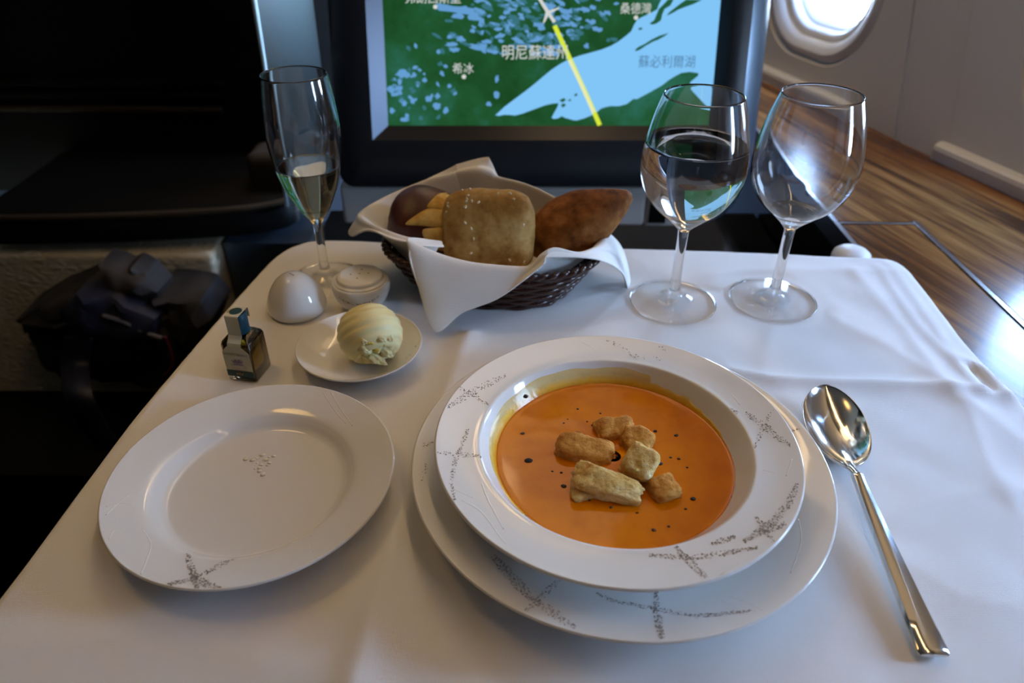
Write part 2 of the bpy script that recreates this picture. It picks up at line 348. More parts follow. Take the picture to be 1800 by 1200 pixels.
# window surrounds (lofted rings) with panes
RING = [(0, 0, 0), (-.0055, .003, 0), (-.0060, .006, 0), (-.0005, .009, 0), (0.0005, .014, 0), (-.003, .021, 0), (-.008, .027, 0),
        (-.012, .029, 0), (-.014, .037, 0), (-.020, .040, 0), (-.026, .042, 0), (-.030, .047, 0), (-.055, .052, 0), (-.060, .056, 0)]
for k in range(5):
    sc_ = WC1 + k*PITCHW
    wr = struct(bpy.data.objects.new('window_%d' % (k+1), None)); COL.objects.link(wr); wr.location = tuple(wpt(sc_, 0, WZ))
    def loft(r0, r1, name, mt):
        V, F = [], []
        R = RING[r0:r1+1]
        for off, f, _ in R:
            V += [wpt(sc_+a, off, WZ+b_) for a, b_ in rrect(f)]
        for i in range(len(R)-1):
            for j in range(64):
                q = (j+1) % 64; F.append((i*64+j, i*64+q, (i+1)*64+q, (i+1)*64+j))
        return mesh(name, V, F, mt, wr)
    loft(0, 4, 'outer_bezel', M['wall']); loft(4, 7, 'reveal', M['wall']); loft(7, 10, 'shade_frame', M['wallw']); loft(10, 13, 'inner_reveal', M['wallw'])
    off, d, _ = RING[-1]
    P1 = [wpt(sc_+a, off, WZ+b_) for a, b_ in rrect(d)]; P2 = [wpt(sc_+a, off-.003, WZ+b_) for a, b_ in rrect(d)]
    mesh('pane', P1+P2, [tuple(range(64))[::-1], tuple(range(64, 128))]+[(i, (i+1) % 64, 64+(i+1) % 64, 64+i) for i in range(64)], M['pane'], wr, smooth=False)
    if k in (1, 3, 4):                     # unseen blinds added to cut daylight: half on near window, closed further back
        zb2 = WZ+(-.01 if k == 1 else -HH+.045); q = HW-.049
        V_ = [wpt(sc_+a, o2, z2) for o2 in (-.050, -.052) for z2 in (zb2, WZ+HH-.049) for a in (-q, q)]
        mesh('window_blind', V_, [(0, 1, 3, 2), (4, 6, 7, 5), (0, 4, 5, 1), (2, 3, 7, 6), (0, 2, 6, 4), (1, 5, 7, 3)], M['wallw'], wr, smooth=False)
    if k > 2: continue
    pl = bpy.data.lights.new('window_portal', 'AREA'); pl.shape = 'RECTANGLE'; pl.size = 2*(HW-d); pl.size_y = 2*(HH-d); pl.cycles.is_portal = True
    po = linklight('window_portal', pl, tuple(wpt(sc_, off-.008, WZ))); po.rotation_euler = Vector(tuple(WN)).to_track_quat('-Z', 'Z').to_euler()
# white ledge (dado) where wall meets console, in two runs with a break at the panel frame
def ledge(s0, s1, name):
    prof = [(0, .021), (.006, .0195), (.010, .0165), (.011, .012), (.009, -.0005), (0, -.0005)]
    V = []; F = []
    for s, q in ((s0, 0), (s1, 1)):
        V += [wpt(s, 0.0005+a, CZ+b_) for a, b_ in prof]
    n = len(prof)
    F = [(i, (i+1) % n, n+(i+1) % n, n+i) for i in range(n)]+[tuple(range(n))[::-1], tuple(range(n, 2*n))]
    return struct(fixn(mesh(name, V, F, M['wallw'], smooth=False)))
CZ = -.017                         # height of the side console's top
se = onwall(1640, 275)[0]
ledge(se, s_hi, 'trim_1'); ledge(s_lo, onwall(1500, 220)[0], 'trim_2')

# ================================================================ SIDE CONSOLE (wood)
XL = atz(1463, 380, CZ)[0]; yS = atz(1463, 380, CZ)[1]; xS = atz(1605, 384, CZ)[0]
con = thing('side_console', 'glossy striped wood side console along the cabin wall under the windows', 'console', (.40, .5, CZ))
def wall_x(y, off=.001):            # x of the wall surface at this y
    s = (WP[1]+WN[1]*off-y)/(-WD[1]); return WP[0]+WD[0]*s+WN[0]*off
yT, yB = 1.20, -.15
g = .0012; tw = .0046
lidx1 = xS
# outer top (L-shaped round the lid)
y1 = atz(1605, 384, CZ)[1]
def topmesh(poly, name, mt, z1, th=.02):
    return bevel(mesh(name, *prism(poly, z1-th, z1), mt, con, smooth=False), .0008, 2)
topmesh([(XL, y1+tw+g), (lidx1+tw+g, y1+tw+g), (lidx1+tw+g, yB), (wall_x(yB), yB), (wall_x(yT), yT), (XL, yT)], 'wood_top', M['wood'], CZ)
topmesh([(XL+.004, yB), (lidx1-g, yB), (lidx1-g, y1-g), (XL+.004, y1-g)], 'wood_lid', M['wood2'], CZ)
for nm, a in (('trim_strip', (lidx1, lidx1+tw, yB, y1+tw)), ('trim_strip', (XL, lidx1-.0002, y1, y1+tw-.002)), ('trim_strip', (XL-.002, XL+.003, yB, yT))):
    bevel(mesh(nm, *box(a[0], a[1], a[2], a[3], CZ-.02, CZ+.0008), M['trim'], con, smooth=False), .0005, 2)
mesh('console_side', *box(XL-.001, XL+.02, yB, yT, zF, CZ-.0205), M['blackg'], con, smooth=False)

# ================================================================ SEAT SCREEN
SP = np.array([0.0, .75, .0]); slope = .29
yaw = math.radians(1.2)
sn = np.array([math.sin(yaw)*-1*-1*0, 0, 0])
U = np.array([0, slope, 1.]); U /= np.linalg.norm(U)
X_ = np.array([math.cos(yaw), math.sin(yaw), 0.]); Nn = np.cross(U, X_)*-1
Nn = np.cross(X_, U); Nn /= np.linalg.norm(Nn)
if Nn[1] > 0: Nn = -Nn
SO = aty(958, 220, .752)             # middle of the screen's lower edge
def onscr(px, py, d=0.):
    r = ray(px, py); k = ((SO+Nn*d-O) @ Nn)/(r @ Nn); return O+r*k
def scr(a, b_, d=0.): return SO+X_*a+U*b_+Nn*d
def uv(px, py, d=0.):
    p = onscr(px, py, d)-SO; return p @ X_, p @ U
u0, v0 = uv(677, 224); u1, v1 = uv(1242, 216); v0 = (v0+v1)/2; vt = v0+.207
mon = thing('seat_screen', 'large black seat screen showing a green and blue flight map', 'screen', tuple(SO))
# visible display recessed behind the bezel
mesh('display', [scr(u0, v0), scr(u1, v0), scr(u1, vt), scr(u0, vt)], [(0, 1, 2, 3)], M['land'], mon, smooth=False)
bu, bv = uv(650, 248, .012); bu1, _ = uv(1262, 240, .012); bvt = vt+.012
def quad(name, P, mt): return mesh(name, P, [(0, 1, 2, 3)], mt, mon, smooth=False)
quad('left_bevel', [scr(bu, bv, .012), scr(u0, v0, 0), scr(u0, vt, 0), scr(bu, bvt, .012)], M['bevel'])
quad('right_bevel', [scr(u1, v0, 0), scr(bu1, bv, .012), scr(bu1, bvt, .012), scr(u1, vt, 0)], M['black'])
quad('lower_bevel', [scr(bu, bv, .012), scr(bu1, bv, .012), scr(u1, v0, 0), scr(u0, v0, 0)], M['bezel'])
quad('upper_bevel', [scr(u0, vt, 0), scr(u1, vt, 0), scr(bu1, bvt, .012), scr(bu, bvt, .012)], M['bezel'])
# housing: face frame plus rounded sides that wrap back
hu0, _ = uv(592, 300, .012); hu1, _ = uv(1282, 250, .012); _, hv0 = uv(900, 328, .012); hvt = bvt+.045
def frame_loft(rects):
    V, F = [], []
    for (a0, b0, a1, b1, r, d) in rects:
        n = 8
        for (cx, cy, st) in ((a1-r, b1-r, 0), (a0+r, b1-r, 1), (a0+r, b0+r, 2), (a1-r, b0+r, 3)):
            for i in range(n+1):
                an = PI/2*(st+i/n); V.append(scr(cx+r*math.cos(an), cy+r*math.sin(an), d))
    n = 36
    for i in range(len(rects)-1):
        for j in range(n): q = (j+1) % n; F.append((i*n+j, i*n+q, (i+1)*n+q, (i+1)*n+j))
    return V, F
V, F = frame_loft([(bu, bv, bu1, bvt, .0005, .012), (bu-.002, bv-.002, bu1+.002, bvt+.002, .002, .0125), (hu0+.004, hv0+.003, hu1, hvt-.004, .010, .0125),
                   (hu0, hv0, hu1+.008, hvt, .016, .010)])
mesh('front_frame', V, F, M['black'], mon)
ru = uv(1347, 60, .0)[0]
V, F = frame_loft([(hu0, hv0, hu1+.008, hvt, .016, .010), (hu0-.003, hv0-.001, hu1+.020, hvt+.003, .022, .002), (hu0-.003, hv0-.001, hu1+.032, hvt+.003, .030, -.012), (hu0-.003, hv0-.001, hu1+.040, hvt+.003, .034, -.035), (hu0-.001, hv0-.001, hu1+.040, hvt+.003, .034, -.08)])
V += [scr(0, .1, -.08)]
F += [(4*36+(j+1) % 36, 4*36+j, len(V)-1) for j in range(36)]
M['hshell'] = mat('satin_blue_black_shell', (.10, .14, .19), .30, metal=.55)
mesh('side_shell', V, F, M['hshell'], mon)
# the printed map
def blob(cx, cy, rx, ry, rot, seed, n=14, d=.0003):
    r_ = random.Random(seed); P = []
    for i in range(n):
        a = 2*PI*i/n; k = .65+.6*r_.random(); x = rx*math.cos(a)*k; y = ry*math.sin(a)*k
        P.append(onscr(cx+x*math.cos(rot)-y*math.sin(rot), cy+x*math.sin(rot)+y*math.cos(rot), d))
    return P
def flatpolys(name, polys, mt, kind=None):
    V, F = [], []
    for P in polys: k = len(V); V += list(P); F.append(tuple(range(k, k+len(P)))[::-1])
    o = mesh(name, V, F, mt, mon, smooth=False)
    bm = bmesh.new(); bm.from_mesh(o.data); bmesh.ops.triangulate(bm, faces=bm.faces, ngon_method='EAR_CLIP'); bm.to_mesh(o.data); bm.free()
    if kind: o['kind'] = kind
    return o
SEA = [(865, 203), (882, 187), (900, 173), (917, 160), (933, 147), (948, 134), (962, 122), (978, 111), (993, 103), (1012, 96), (1033, 90), (1050, 85), (1067, 78), (1080, 70), (1093, 60), (1102, 52), (1107, 40), (1112, 32), (1120, 27), (1133, 21), (1147, 13), (1150, 4), (1155, -6), (1166, -30), (1160, -60), (1180, -90), (1210, -104), (1232, -130), (1262, -140), (1260, -6),
       (1250, 60), (1246, 190), (1232, 178), (1206, 152), (1207, 140), (1221, 128), (1221, 124), (1206, 122), (1191, 124), (1180, 130), (1169, 137), (1158, 146), (1146, 153), (1134, 160), (1123, 166), (1114, 171), (1107, 171), (1096, 180), (1082, 184), (1068, 184), (1058, 186), (1050, 189), (1045, 194), (1036, 200), (1022, 206), (1009, 210), (1003, 210), (996, 208), (988, 206), (982, 203), (975, 207), (968, 208), (964, 206), (968, 198), (974, 187), (976, 180), (966, 181), (953, 184), (940, 189), (927, 194), (914, 199), (900, 203), (890, 202), (880, 202), (872, 204)]
def sea_pt(x, y):
    p = onscr(x, y, .0002)
    return scr(u1-.0001, (p-SO) @ U, .0002) if x >= 1244 else p
flatpolys('map_lake', [[sea_pt(x, y) for x, y in SEA]], M['sea'])
isl = [[(1109, 85), (1114, 80), (1126, 74), (1138, 66), (1152, 59), (1168, 54), (1162, 59), (1150, 66), (1140, 70), (1128, 77), (1118, 84), (1111, 87)],
       [(1134, 38), (1142, 32), (1146, 22), (1150, 12), (1158, 4), (1166, -5), (1176, -5), (1170, 6), (1160, 12), (1156, 22), (1154, 32), (1146, 38), (1138, 40)],
       [(1164, 24), (1168, 18), (1178, 10), (1188, 2), (1198, -5), (1226, -5), (1210, 3), (1196, 8), (1184, 13), (1174, 19)],
       [(1114, 47), (1120, 45), (1122, 48), (1116, 50)], [(1003, 165), (1008, 162), (1009, 166), (1005, 168)]]
isl += [[(977+a, 175+b) for a, b in q] for q in ([(0, 0), (8, -4), (12, -1), (6, 4)], [(14, 1), (20, -3), (21, 1)], [(3, 8), (9, 5), (12, 9), (6, 13)])]
for q in isl: flatpolys('map_island', [[onscr(x, y, .0004) for x, y in q]], M['land2'])
B = []; B2 = []
r_ = random.Random(3)
for i in range(230):                       # upper middle lake country
    x = r_.gauss(930, 75); y = r_.uniform(-5, 95)
    if x > 1090 or x < 690 or (y > 100-(x-960)*.25 and x > 960): continue
    (B if r_.random() < .55 else B2).append(blob(x, y, r_.uniform(3, 11), r_.uniform(2, 5), r_.uniform(-.3, .7), i))
for i in range(150):                      # the lake country goes on above the frame
    B_1 = blob(r_.uniform(690, 1120), r_.uniform(-170, -5), r_.uniform(3, 10), r_.uniform(2, 6), r_.uniform(-.3, .7), i+900); (B if r_.random() < .4 else B2).append(B_1)
for i in range(60):                       # lower left lake country
    x = r_.gauss(720, 38); y = r_.gauss(165, 34)
    if x < 683 or x > 850 or y > 216 or y < 60: continue
    (B if r_.random() < .5 else B2).append(blob(x, y, r_.uniform(2, 6), r_.uniform(2, 6), r_.uniform(0, 3), i+500))
for x, y, rx, ry, ro in [(795, 18, 42, 7, .12), (775, 14, 14, 5, .1), (798, 30, 14, 6, .1), (828, 32, 16, 5, .1), (838, 42, 6, 9, 0), (786, 65, 7, 5, -.4), (802, 70, 9, 5, .2), (833, 84, 16, 5, .18), (858, 90, 11, 5, .1), (700, 132, 13, 8, -.2), (687, 160, 13, 11, -.4), (668, 62, 5, 6, 0), (673, 132, 4, 8, 0),
                         (723, 121, 5, 4, 0), (778, 196, 5, 6, 0), (707, 212, 8, 5, 0), (697, 219, 7, 4, 0), (867, 140, 4, 8, .2), (867, 168, 6, 7, 0), (853, 183, 5, 5, 0), (776, 118, 4, 3, 0), (764, 93, 4, 4, 0), (1043, 50, 9, 4, 0), (1020, 15, 8, 5, 0), (1060, 20, 8, 4, .4), (1072, 212, 5, 7, -.3)]:
    B.append(blob(x, y, rx, ry, ro, int(x*7+y)))
B = [b for b in B if all(u0 < (p-SO) @ X_ < u1 and v0 < (p-SO) @ U < vt for p in b)]; B2 = [b for b in B2 if all(u0 < (p-SO) @ X_ < u1 and v0 < (p-SO) @ U < vt for p in b)]
flatpolys('small_lake_print', B, M['lake'], 'stuff'); flatpolys('dim_lake_print', B2, M['lake2'], 'stuff')
def strip(pts, wpx, d):
    P = []; Q = []
    pts = [np.array(p, float) for p in pts]
    for i, p in enumerate(pts):
        t_ = pts[min(i+1, len(pts)-1)]-pts[max(i-1, 0)]; t_ /= np.linalg.norm(t_); nn = np.array([-t_[1], t_[0]])*wpx/2
        P.append(onscr(*(p+nn), d)); Q.append(onscr(*(p-nn), d))
    return P+Q[::-1]
flatpolys('white_route_line', [strip([(872, -150), (910, -66), (938, -6), (952, 16), (967, 38)], 6, .0006)], M['swhite'])
flatpolys('yellow_route_line', [strip([(967, 44), (990, 92), (1028, 172), (1049, 218)], 8, .0006)], M['syel'])
flatpolys('pale_route_core', [strip([(994, 104), (1016, 148), (1038, 196)], 6.0, .0008)], M['spale'])
flatpolys('aircraft_symbol', [[onscr(x, y, .0008) for x, y in q] for q in ([(951, 20), (976, 11), (973, 15), (957, 24), (950, 38), (946, 41), (950, 26)],)], M['swhite'])
def dot(x, y, r): return [onscr(x+r*math.cos(a), y+r*math.sin(a), .0007) for a in np.linspace(0, 2*PI, 13)[:-1]]
for q in ((757, 14), (809, 136), (1110, 28)): flatpolys('town_dot', [dot(*q, 4)], M['swhite'])
def text_mesh(name, s, mt, parent, org, ax, ay, width, height=None, spacing=1.0, bold=0.):
    """writing as flat mesh: starts at org, runs along ax, fitted to width (and height)"""
    c_ = bpy.data.curves.new(name, 'FONT'); c_.body = s; c_.size = 1; c_.space_character = spacing
    to = bpy.data.objects.new(name, c_); COL.objects.link(to); bpy.context.view_layer.update()
    me = bpy.data.meshes.new_from_object(to.evaluated_get(bpy.context.evaluated_depsgraph_get())); bpy.data.objects.remove(to)
    co = np.array([v.co[:] for v in me.vertices]); F = [tuple(p.vertices) for p in me.polygons]; bpy.data.meshes.remove(me)
    co[:, 0] -= co[:, 0].min(); co[:, 1] -= co[:, 1].min()
    k = width/co[:, 0].max(); kh = (height/co[:, 1].max()) if height else k
    V = [np.array(org)+np.array(ax)*p[0]*k+np.array(ay)*p[1]*kh for p in co]
    return mesh(name, V, F, mt, parent, smooth=False)
def map_text(s, x0, x1, yb, yt, mt):
    a = onscr(x0, yb, .0009); b_ = onscr(x1, yb, .0009); c_ = onscr(x0, yt, .0009)
    text_mesh('map_lettering', s, mt, mon, a, X_, U, np.linalg.norm(b_-a), np.linalg.norm(c_-a), bold=.012)
map_text('弗朗西斯堡', 704, 802, 9, -12, M['swhite'])
map_text('明尼蘇達州', 876, 990, 105, 79, M['swhite'])
map_text('希冰', 789, 826, 131, 112, M['swhite'])
map_text('桑德灣', 1082, 1136, 22, 2, M['swhite'])
map_text('蘇必利爾湖', 1115, 1214, 116, 94, M['sgrey'])

# grey rail under the screen, running into a rounded blue-black end at the right
sr = thing('screen_support', 'light grey ledge unit below the seat screen with dark rounded right end', 'ledge', (0, .76, -.08))
def rail():
    yf = .742
    a = aty(592, 331, yf); b_ = aty(598, 398, yf); c_ = aty(1135, 331, yf); xe = aty(1240, 380, yf)[0]; xr = aty(1328, 320, yf)[0]
    zt, zb = a[2], b_[2]
    o = bevel(mesh('grey_rail', *box(a[0], c_[0], yf, yf+.05, zb, zt), M['grey'], sr, smooth=False), .004, 3)
    d = aty(1140, 352, yf-.001); e_ = aty(1166, 388, yf-.001)
    o = bevel(mesh('grey_rail', *box(c_[0]+.001, xe-.02, yf, yf+.05, zb, zt), M['grey'], sr, smooth=False), .003, 3)
    mesh('recess', *box(d[0], e_[0], yf-.0015, yf+.002, e_[2], d[2]), M['blackg'], sr, smooth=False)
    # rounded end: loft of arcs
    V, F = [], []; n = 20; R = xr-(xe-.02)
    zT = aty(1320, 300, yf)[2]
    for j in range(n+1):
        t_ = j/n*PI/2; x = xe-.02+R*math.sin(t_); y = yf+.055*(1-math.cos(t_))
        V += [(x, y, zb+(zT-zb)*(.05+.95*(1-math.cos(t_))**1.0)*.75), (x, y, zT+.02)]
    for j in range(n): F.append((2*j, 2*j+2, 2*j+3, 2*j+1))
    mesh('rounded_end', V, F, M['hshell'], sr)
rail()
mesh('lower_shelf', *box(-.235, XL-.004, .57, .86, -.135, -.105), M['blackg'], sr, smooth=False)

# ================================================================ LEFT SIDE: privacy shell, dark cabinet, ottoman
sh = thing('privacy_shell', 'curved light blue-grey shell panel beside the left edge of the screen', 'shell', (-.18, .72, 0))
V, F = [], []; n = 20
pL = aty(448, 20, .700)[:2]; pR = aty(556, 20, .752)[:2]; mid = (pL+pR)/2+np.array([.004, -.010])
cur = [(1-t_)**2*pL+2*t_*(1-t_)*mid+t_*t_*pR for t_ in np.linspace(0, 1, n+1)]
cur = [cur[0]+np.array([-.004, .030]), cur[0]+np.array([-.003, .010])]+cur; n = len(cur)-1
for z_ in (-.03, .5):
    for p in cur: V.append((p[0]-(.010 if z_ < 0 else 0), p[1], z_))
for j_ in range(n): F.append((j_, j_+1, n+1+j_+1, n+1+j_))
o = mesh('shell_panel', V, F, M['shell'], sh); so = o.modifiers.new('th', 'SOLIDIFY'); so.thickness = .006; so.offset = -1
cab = thing('ottoman_cabinet', 'dark cabinet unit with a pale curved ledge left of the screen', 'cabinet', (-.55, .95, -.1))
yl = .79
# cabinet back wall with thin horizontal grooves
mesh('back_panel', *box(-1.3, -.30, 1.0, 1.03, -.14, .9), M['cabin_dark'], cab, smooth=False)
for py_ in (155, 176, 200):
    z = aty(200, py_, 1.0)[2]
    bevel(mesh('groove_rail', *box(-1.3, aty(388, py_, 1.0)[0], .992, .999, z-.004, z+.004), M['cabin_brown' if py_ == 200 else 'cabin_dark'], cab, smooth=False), .002, 2)
# ledge: curved front edge with pale nosing
pts = []
for px_, py_ in ((-40, 397), (60, 394), (160, 390), (260, 385), (350, 380), (420, 375), (470, 369), (500, 362)):
    pts.append(aty(px_, py_, yl))
lp = [np.array((p[0], yl+.0*i, pts[3][2]+.0)) for i, p in enumerate(pts)]
curve = [atz(px_, py_, pts[3][2]) for px_, py_ in ((-60, 397), (0, 396), (60, 394.5), (160, 391), (260, 386), (350, 380), (420, 374), (465, 367), (500, 358), (515, 345), (505, 330))]
curve = cr(curve, 5)
zl = pts[3][2]
V = [(p[0], p[1], zl) for p in curve]+[(p[0], p[1], zl-.034) for p in curve]+[(p[0]-.0, 1.0, zl) for p in curve]
n = len(curve); F = [(j, j+1, n+j+1, n+j) for j in range(n-1)]+[(j, 2*n+j, 2*n+j+1, j+1) for j in range(n-1)]
fixn(mesh('ledge_top', V, F, M['cabin_dark'], cab))
mesh('ledge_nosing', *tube([(p[0], p[1], zl) for p in curve], .0045, 8), M['cabin_brown'], cab)
bl = aty(458, 310, .86)
o = mesh('armrest_end', *box(bl[0]-.022, bl[0]+.05, .86, .92, bl[2]-.035, bl[2]+.022), M['cabin_brown'], cab, smooth=False); bevel(o, .012, 4)
# beige textured panel below the ledge and black plinth
zt_, zb_ = aty(200, 442, .80)[2], aty(60, 683, .80)[2]
ot = thing('ottoman', 'beige cellular textured footrest panel behind the dark bag', 'ottoman', (-.6, .82, zb_))
o = mesh('padded_front', *box(-1.2, aty(395, 500, .80)[0], .775, .90, zb_, zt_), M['fabric'], ot, smooth=False); bevel(o, .006, 3)
mesh('front_base', *box(-1.2, aty(395, 500, .80)[0]+.12, .62, .90, zF, zb_-.001), M['cabin_dark'], ot, smooth=False)
mesh('side_return', *box(aty(395, 500, .80)[0]+.004, aty(395, 500, .80)[0]+.11, .81, .90, zb_, zt_), M['hshell'], ot, smooth=False)

# bag: slumped nylon bag, soft crumpled body with flap, strap and cord
zbag = zb_
bag = thing('travel_bag', 'dark slumped nylon bag leaning before the beige panel left of the table', 'bag', (-.5, .72, zbag))
def bagbody(name, outline, y0, y1, mt, seed, lift=.02):
    P = [aty(x, y, y0) for x, y in outline]; n_ = len(P); C_ = sum(P)/n_
    P = [P[i]+(P[(i+1) % n_]-P[i])*k_/4 for i in range(n_) for k_ in range(4)]; n_ = len(P); V, F = [], []
    layers = [(1.0, y1), (.99, y1-.25*(y1-y0)), (.97, y0+.05*(y1-y0)), (.86, y0-.002), (.6, y0-.006), (.3, y0-.008)]
    for k_, (sc_, yy) in enumerate(layers):
        for i, p in enumerate(P):
            q = C_+(p-C_)*sc_; nz = mnoise.noise(Vector((q[0]*28+seed, q[2]*28, seed)))
            V.append((q[0]+.004*nz, yy+(.012*nz+.010*mnoise.noise(Vector((q[0]*75, q[2]*60, seed*2.))) if k_ > 1 else 0), max(q[2]+.003*nz, zbag+.0005)))
    V.append((C_[0], y0-.009, C_[2])); V.append((C_[0], y1, C_[2]))
    for k_ in range(len(layers)-1):
        for i in range(n_): j = (i+1) % n_; F.append((k_*n_+i, k_*n_+j, (k_+1)*n_+j, (k_+1)*n_+i))
    L_ = (len(layers)-1)*n_
    F += [(L_+i, L_+(i+1) % n_, len(V)-2) for i in range(n_)]+[((i+1) % n_, i, len(V)-1) for i in range(n_)]
    return sharp(fixn(mesh(name, V, F, mt, bag)), 38)
bagbody('bag_body', [(45, 590), (60, 640), (110, 676), (200, 690), (290, 688), (330, 640), (350, 590), (330, 560), (240, 552), (140, 560), (80, 572)], .70, .772, M['bag'], 1)
bagbody('front_pocket', [(100, 560), (130, 525), (200, 540), (270, 575), (280, 640), (200, 660), (120, 640)], .675, .71, M['bagb'], 5)
bagbody('top_flap', [(18, 580), (70, 548), (140, 518), (195, 530), (262, 560), (300, 600), (240, 585), (160, 570), (90, 580), (40, 600)], .69, .76, M['bag'], 9)
bagbody('side_pocket', [(270, 530), (345, 543), (372, 570), (352, 625), (310, 640), (280, 600)], .70, .77, M['bag'], 13)
bagbody('raised_flap', [(166, 478), (205, 494), (250, 505), (276, 525), (272, 580), (240, 562), (195, 542), (150, 530), (182, 515), (172, 495)], .70, .745, M['bag'], 17)
bagbody('collar', [(205, 492), (228, 478), (255, 490), (274, 510), (268, 525), (240, 515)], .715, .75, M['bag'], 21)
mesh('piping', *tube(cr([aty(x, y, .672) for x, y in ((180, 565), (215, 575), (250, 592), (285, 604))], 6), .003, 8), M['bagl'], bag)
mesh('pull_cord', *tube(cr([aty(x, y, .668) for x, y in ((290, 600), (300, 625), (304, 650), (290, 668))], 6), .0016, 6), M['red'], bag)
sp = cr([aty(x, y, yy) for x, y, yy in ((140, 600, .668), (135, 650, .662), (140, 700, .612), (165, 750, .608), (200, 800, .606))], 6)
V, F = [], []
for p in sp: V += [(p[0]-.017, p[1], p[2]), (p[0]+.017, p[1]-.003, p[2])]
for j in range(len(sp)-1): F.append((2*j, 2*j+1, 2*j+3, 2*j+2))
o = mesh('shoulder_strap', V, F, M['bagb'], bag); so = o.modifiers.new('th', 'SOLIDIFY'); so.thickness = .002

# ceiling and reading lights (above the frame, seen only as reflections)
cl = thing('ceiling_light', 'long warm ceiling light panel above the seat row ahead', 'ceiling light', (.1, 1.45, zC))
mesh('lens', *box(-.15, .30, 1.15, 1.80, zC-.012, zC-.008), M['lampw'], cl, smooth=False)
mesh('light_frame', *box(-.18, .33, 1.12, 1.83, zC-.008, zC-.0005), M['ceil'], cl, smooth=False)

# ================================================================ TRAY TABLE + TABLECLOTH
bed = [(-.255, -.06), (-.243, .10), (-.2357, .204), (-.2305, .306), (-.2220, .389), (-.2075, .495), (-.1990, .540), (-.1870, .560), (-.165, .5695), (-.10, .566), (-.03, .562), (.05, .559), (.15, .556), (.24, .549), (.295, .5445),
       (.3150, .542), (.3240, .534), (.3262, .520), (.3258, .495), (.3225, .45), (.3200, .416), (.3205, .353), (.322, .25), (.325, .10), (.325, -.06)]
RB = .005
bnd = np.array([p for p in cr([np.array(p) for p in bed], 6)])
# pull in by the bend radius so the visible silhouette is right
dn = np.gradient(bnd, axis=0); dn /= np.linalg.norm(dn, axis=1)[:, None]+1e-9
bin_ = bnd + np.stack([dn[:, 1], -dn[:, 0]], 1)*RB
tt = thing('tray_table', 'fold-out tray table hidden under the white cloth with pale rounded hinge cap', 'table', (0, .25, -.012))
poly = [tuple(p + np.array([q[1], -q[0]])*.001) for p, q in zip(bin_, dn)]
mesh('table_leaf', *prism(poly, -.0150, -.0016), M['grey'], tt, smooth=False)
hc = atz(1500, 444, 0.); V, F = lathe([(0, -.003), (.006, -.0036), (.012, -.0055), (.0155, -.0085), (.0165, -.0125), (.0165, -.0165), (0, -.0165)], (hc[0]+.010, .566, 0), 32)
mesh('hinge_cap', V, F, M['wallw'], tt)
mesh('support_arm', *join(box(.05, .11, .10, .54, -.04, -.0155), box(.06, .10, .50, .54, -.104, -.04)), M['grey'], tt, smooth=False)

# creases: (points in picture, height, half-width)
def seg_d(P, A, B_):
    ab = B_-A; t_ = np.clip(((P-A) @ ab)/(ab @ ab), 0, 1); return np.linalg.norm(P-(A+t_[:, None]*ab), axis=1)
CRE = [([(850, 540), (812, 620), (795, 680), (740, 790), (712, 900), (690, 1000), (660, 1090), (630, 1210)], .0030, .010),
       ([(1290, 650), (1360, 662), (1450, 666), (1600, 668), (1700, 675), (1800, 688)], .0024, .006),
       ([(1250, 480), (1350, 470), (1480, 468), (1600, 470)], .0011, .012),
       ([(1440, 540), (1560, 600), (1700, 690), (1790, 760)], .0010, .010),
       ([(1500, 470), (1590, 570), (1680, 690)], .0009, .007), ([(1560, 455), (1640, 560), (1720, 680)], .0010, .006),
       ([(1540, 460), (1610, 560), (1690, 640), (1730, 680)], .0008, .004),
       ([(1705, 632), (1728, 655), (1745, 678)], -.0022, .0025), ([(1695, 622), (1735, 640), (1765, 672)], .0015, .006),
       ([(1560, 900), (1680, 860), (1800, 850)], .0009, .010), ([(1600, 980), (1700, 1040), (1800, 1060)], .0008, .012), ([(1700, 700), (1740, 800), (1800, 900)], .0008, .008),
       ([(230, 760), (330, 650), (420, 520), (470, 460)], .0013, .010), ([(60, 1060), (200, 930), (260, 800)], .0009, .015), ([(0, 1150), (300, 1130), (560, 1190)], .0009, .012)]
def cloth_h(X, Y):
    P = np.stack([X, Y], 1); h = np.zeros(len(P))
    for pts_, a, w_ in CRE:
        W = [atz(*p)[:2] for p in pts_]; d = np.min([seg_d(P, W[i], W[i+1]) for i in range(len(W)-1)], axis=0)
        h += 1.5*a*np.exp(-np.abs(d/w_)**1.4)
    n_ = np.array([mnoise.noise(Vector((x*9, y*9, 3.1)))*.0006+mnoise.noise(Vector((x*38+y*22, y*30-x*12, 7.7)))*.00030*(1+1.6*max(0, min(1, (x-.15)/.1))) for x, y in P])
    return h+n_
# keep the cloth flat under what stands on it
FLAT = []
nx, ny = 250, 250
gx = np.linspace(-.335, .375, nx); gy = np.linspace(-.05, .625, ny)
GX, GY = np.meshgrid(gx, gy); PX, PY = GX.ravel(), GY.ravel()
P = np.stack([PX, PY], 1)
seg = bin_[1:]-bin_[:-1]
best = np.full(len(P), 1e9); bp = np.zeros_like(P); sgn = np.zeros(len(P))
for A, d_ in zip(bin_[:-1], seg):
    L2 = d_ @ d_
    if L2 < 1e-12: continue
    t_ = np.clip(((P-A) @ d_)/L2, 0, 1); Q = A+t_[:, None]*d_; dd = np.linalg.norm(P-Q, axis=1); m_ = dd < best-1e-9
    best[m_] = dd[m_]; bp[m_] = Q[m_]; cro = d_[0]*(P[:, 1]-A[1])-d_[1]*(P[:, 0]-A[0]); sgn[m_] = cro[m_]
inside = np.zeros(len(P), bool)
pg = np.vstack([bin_, bin_[:1]])
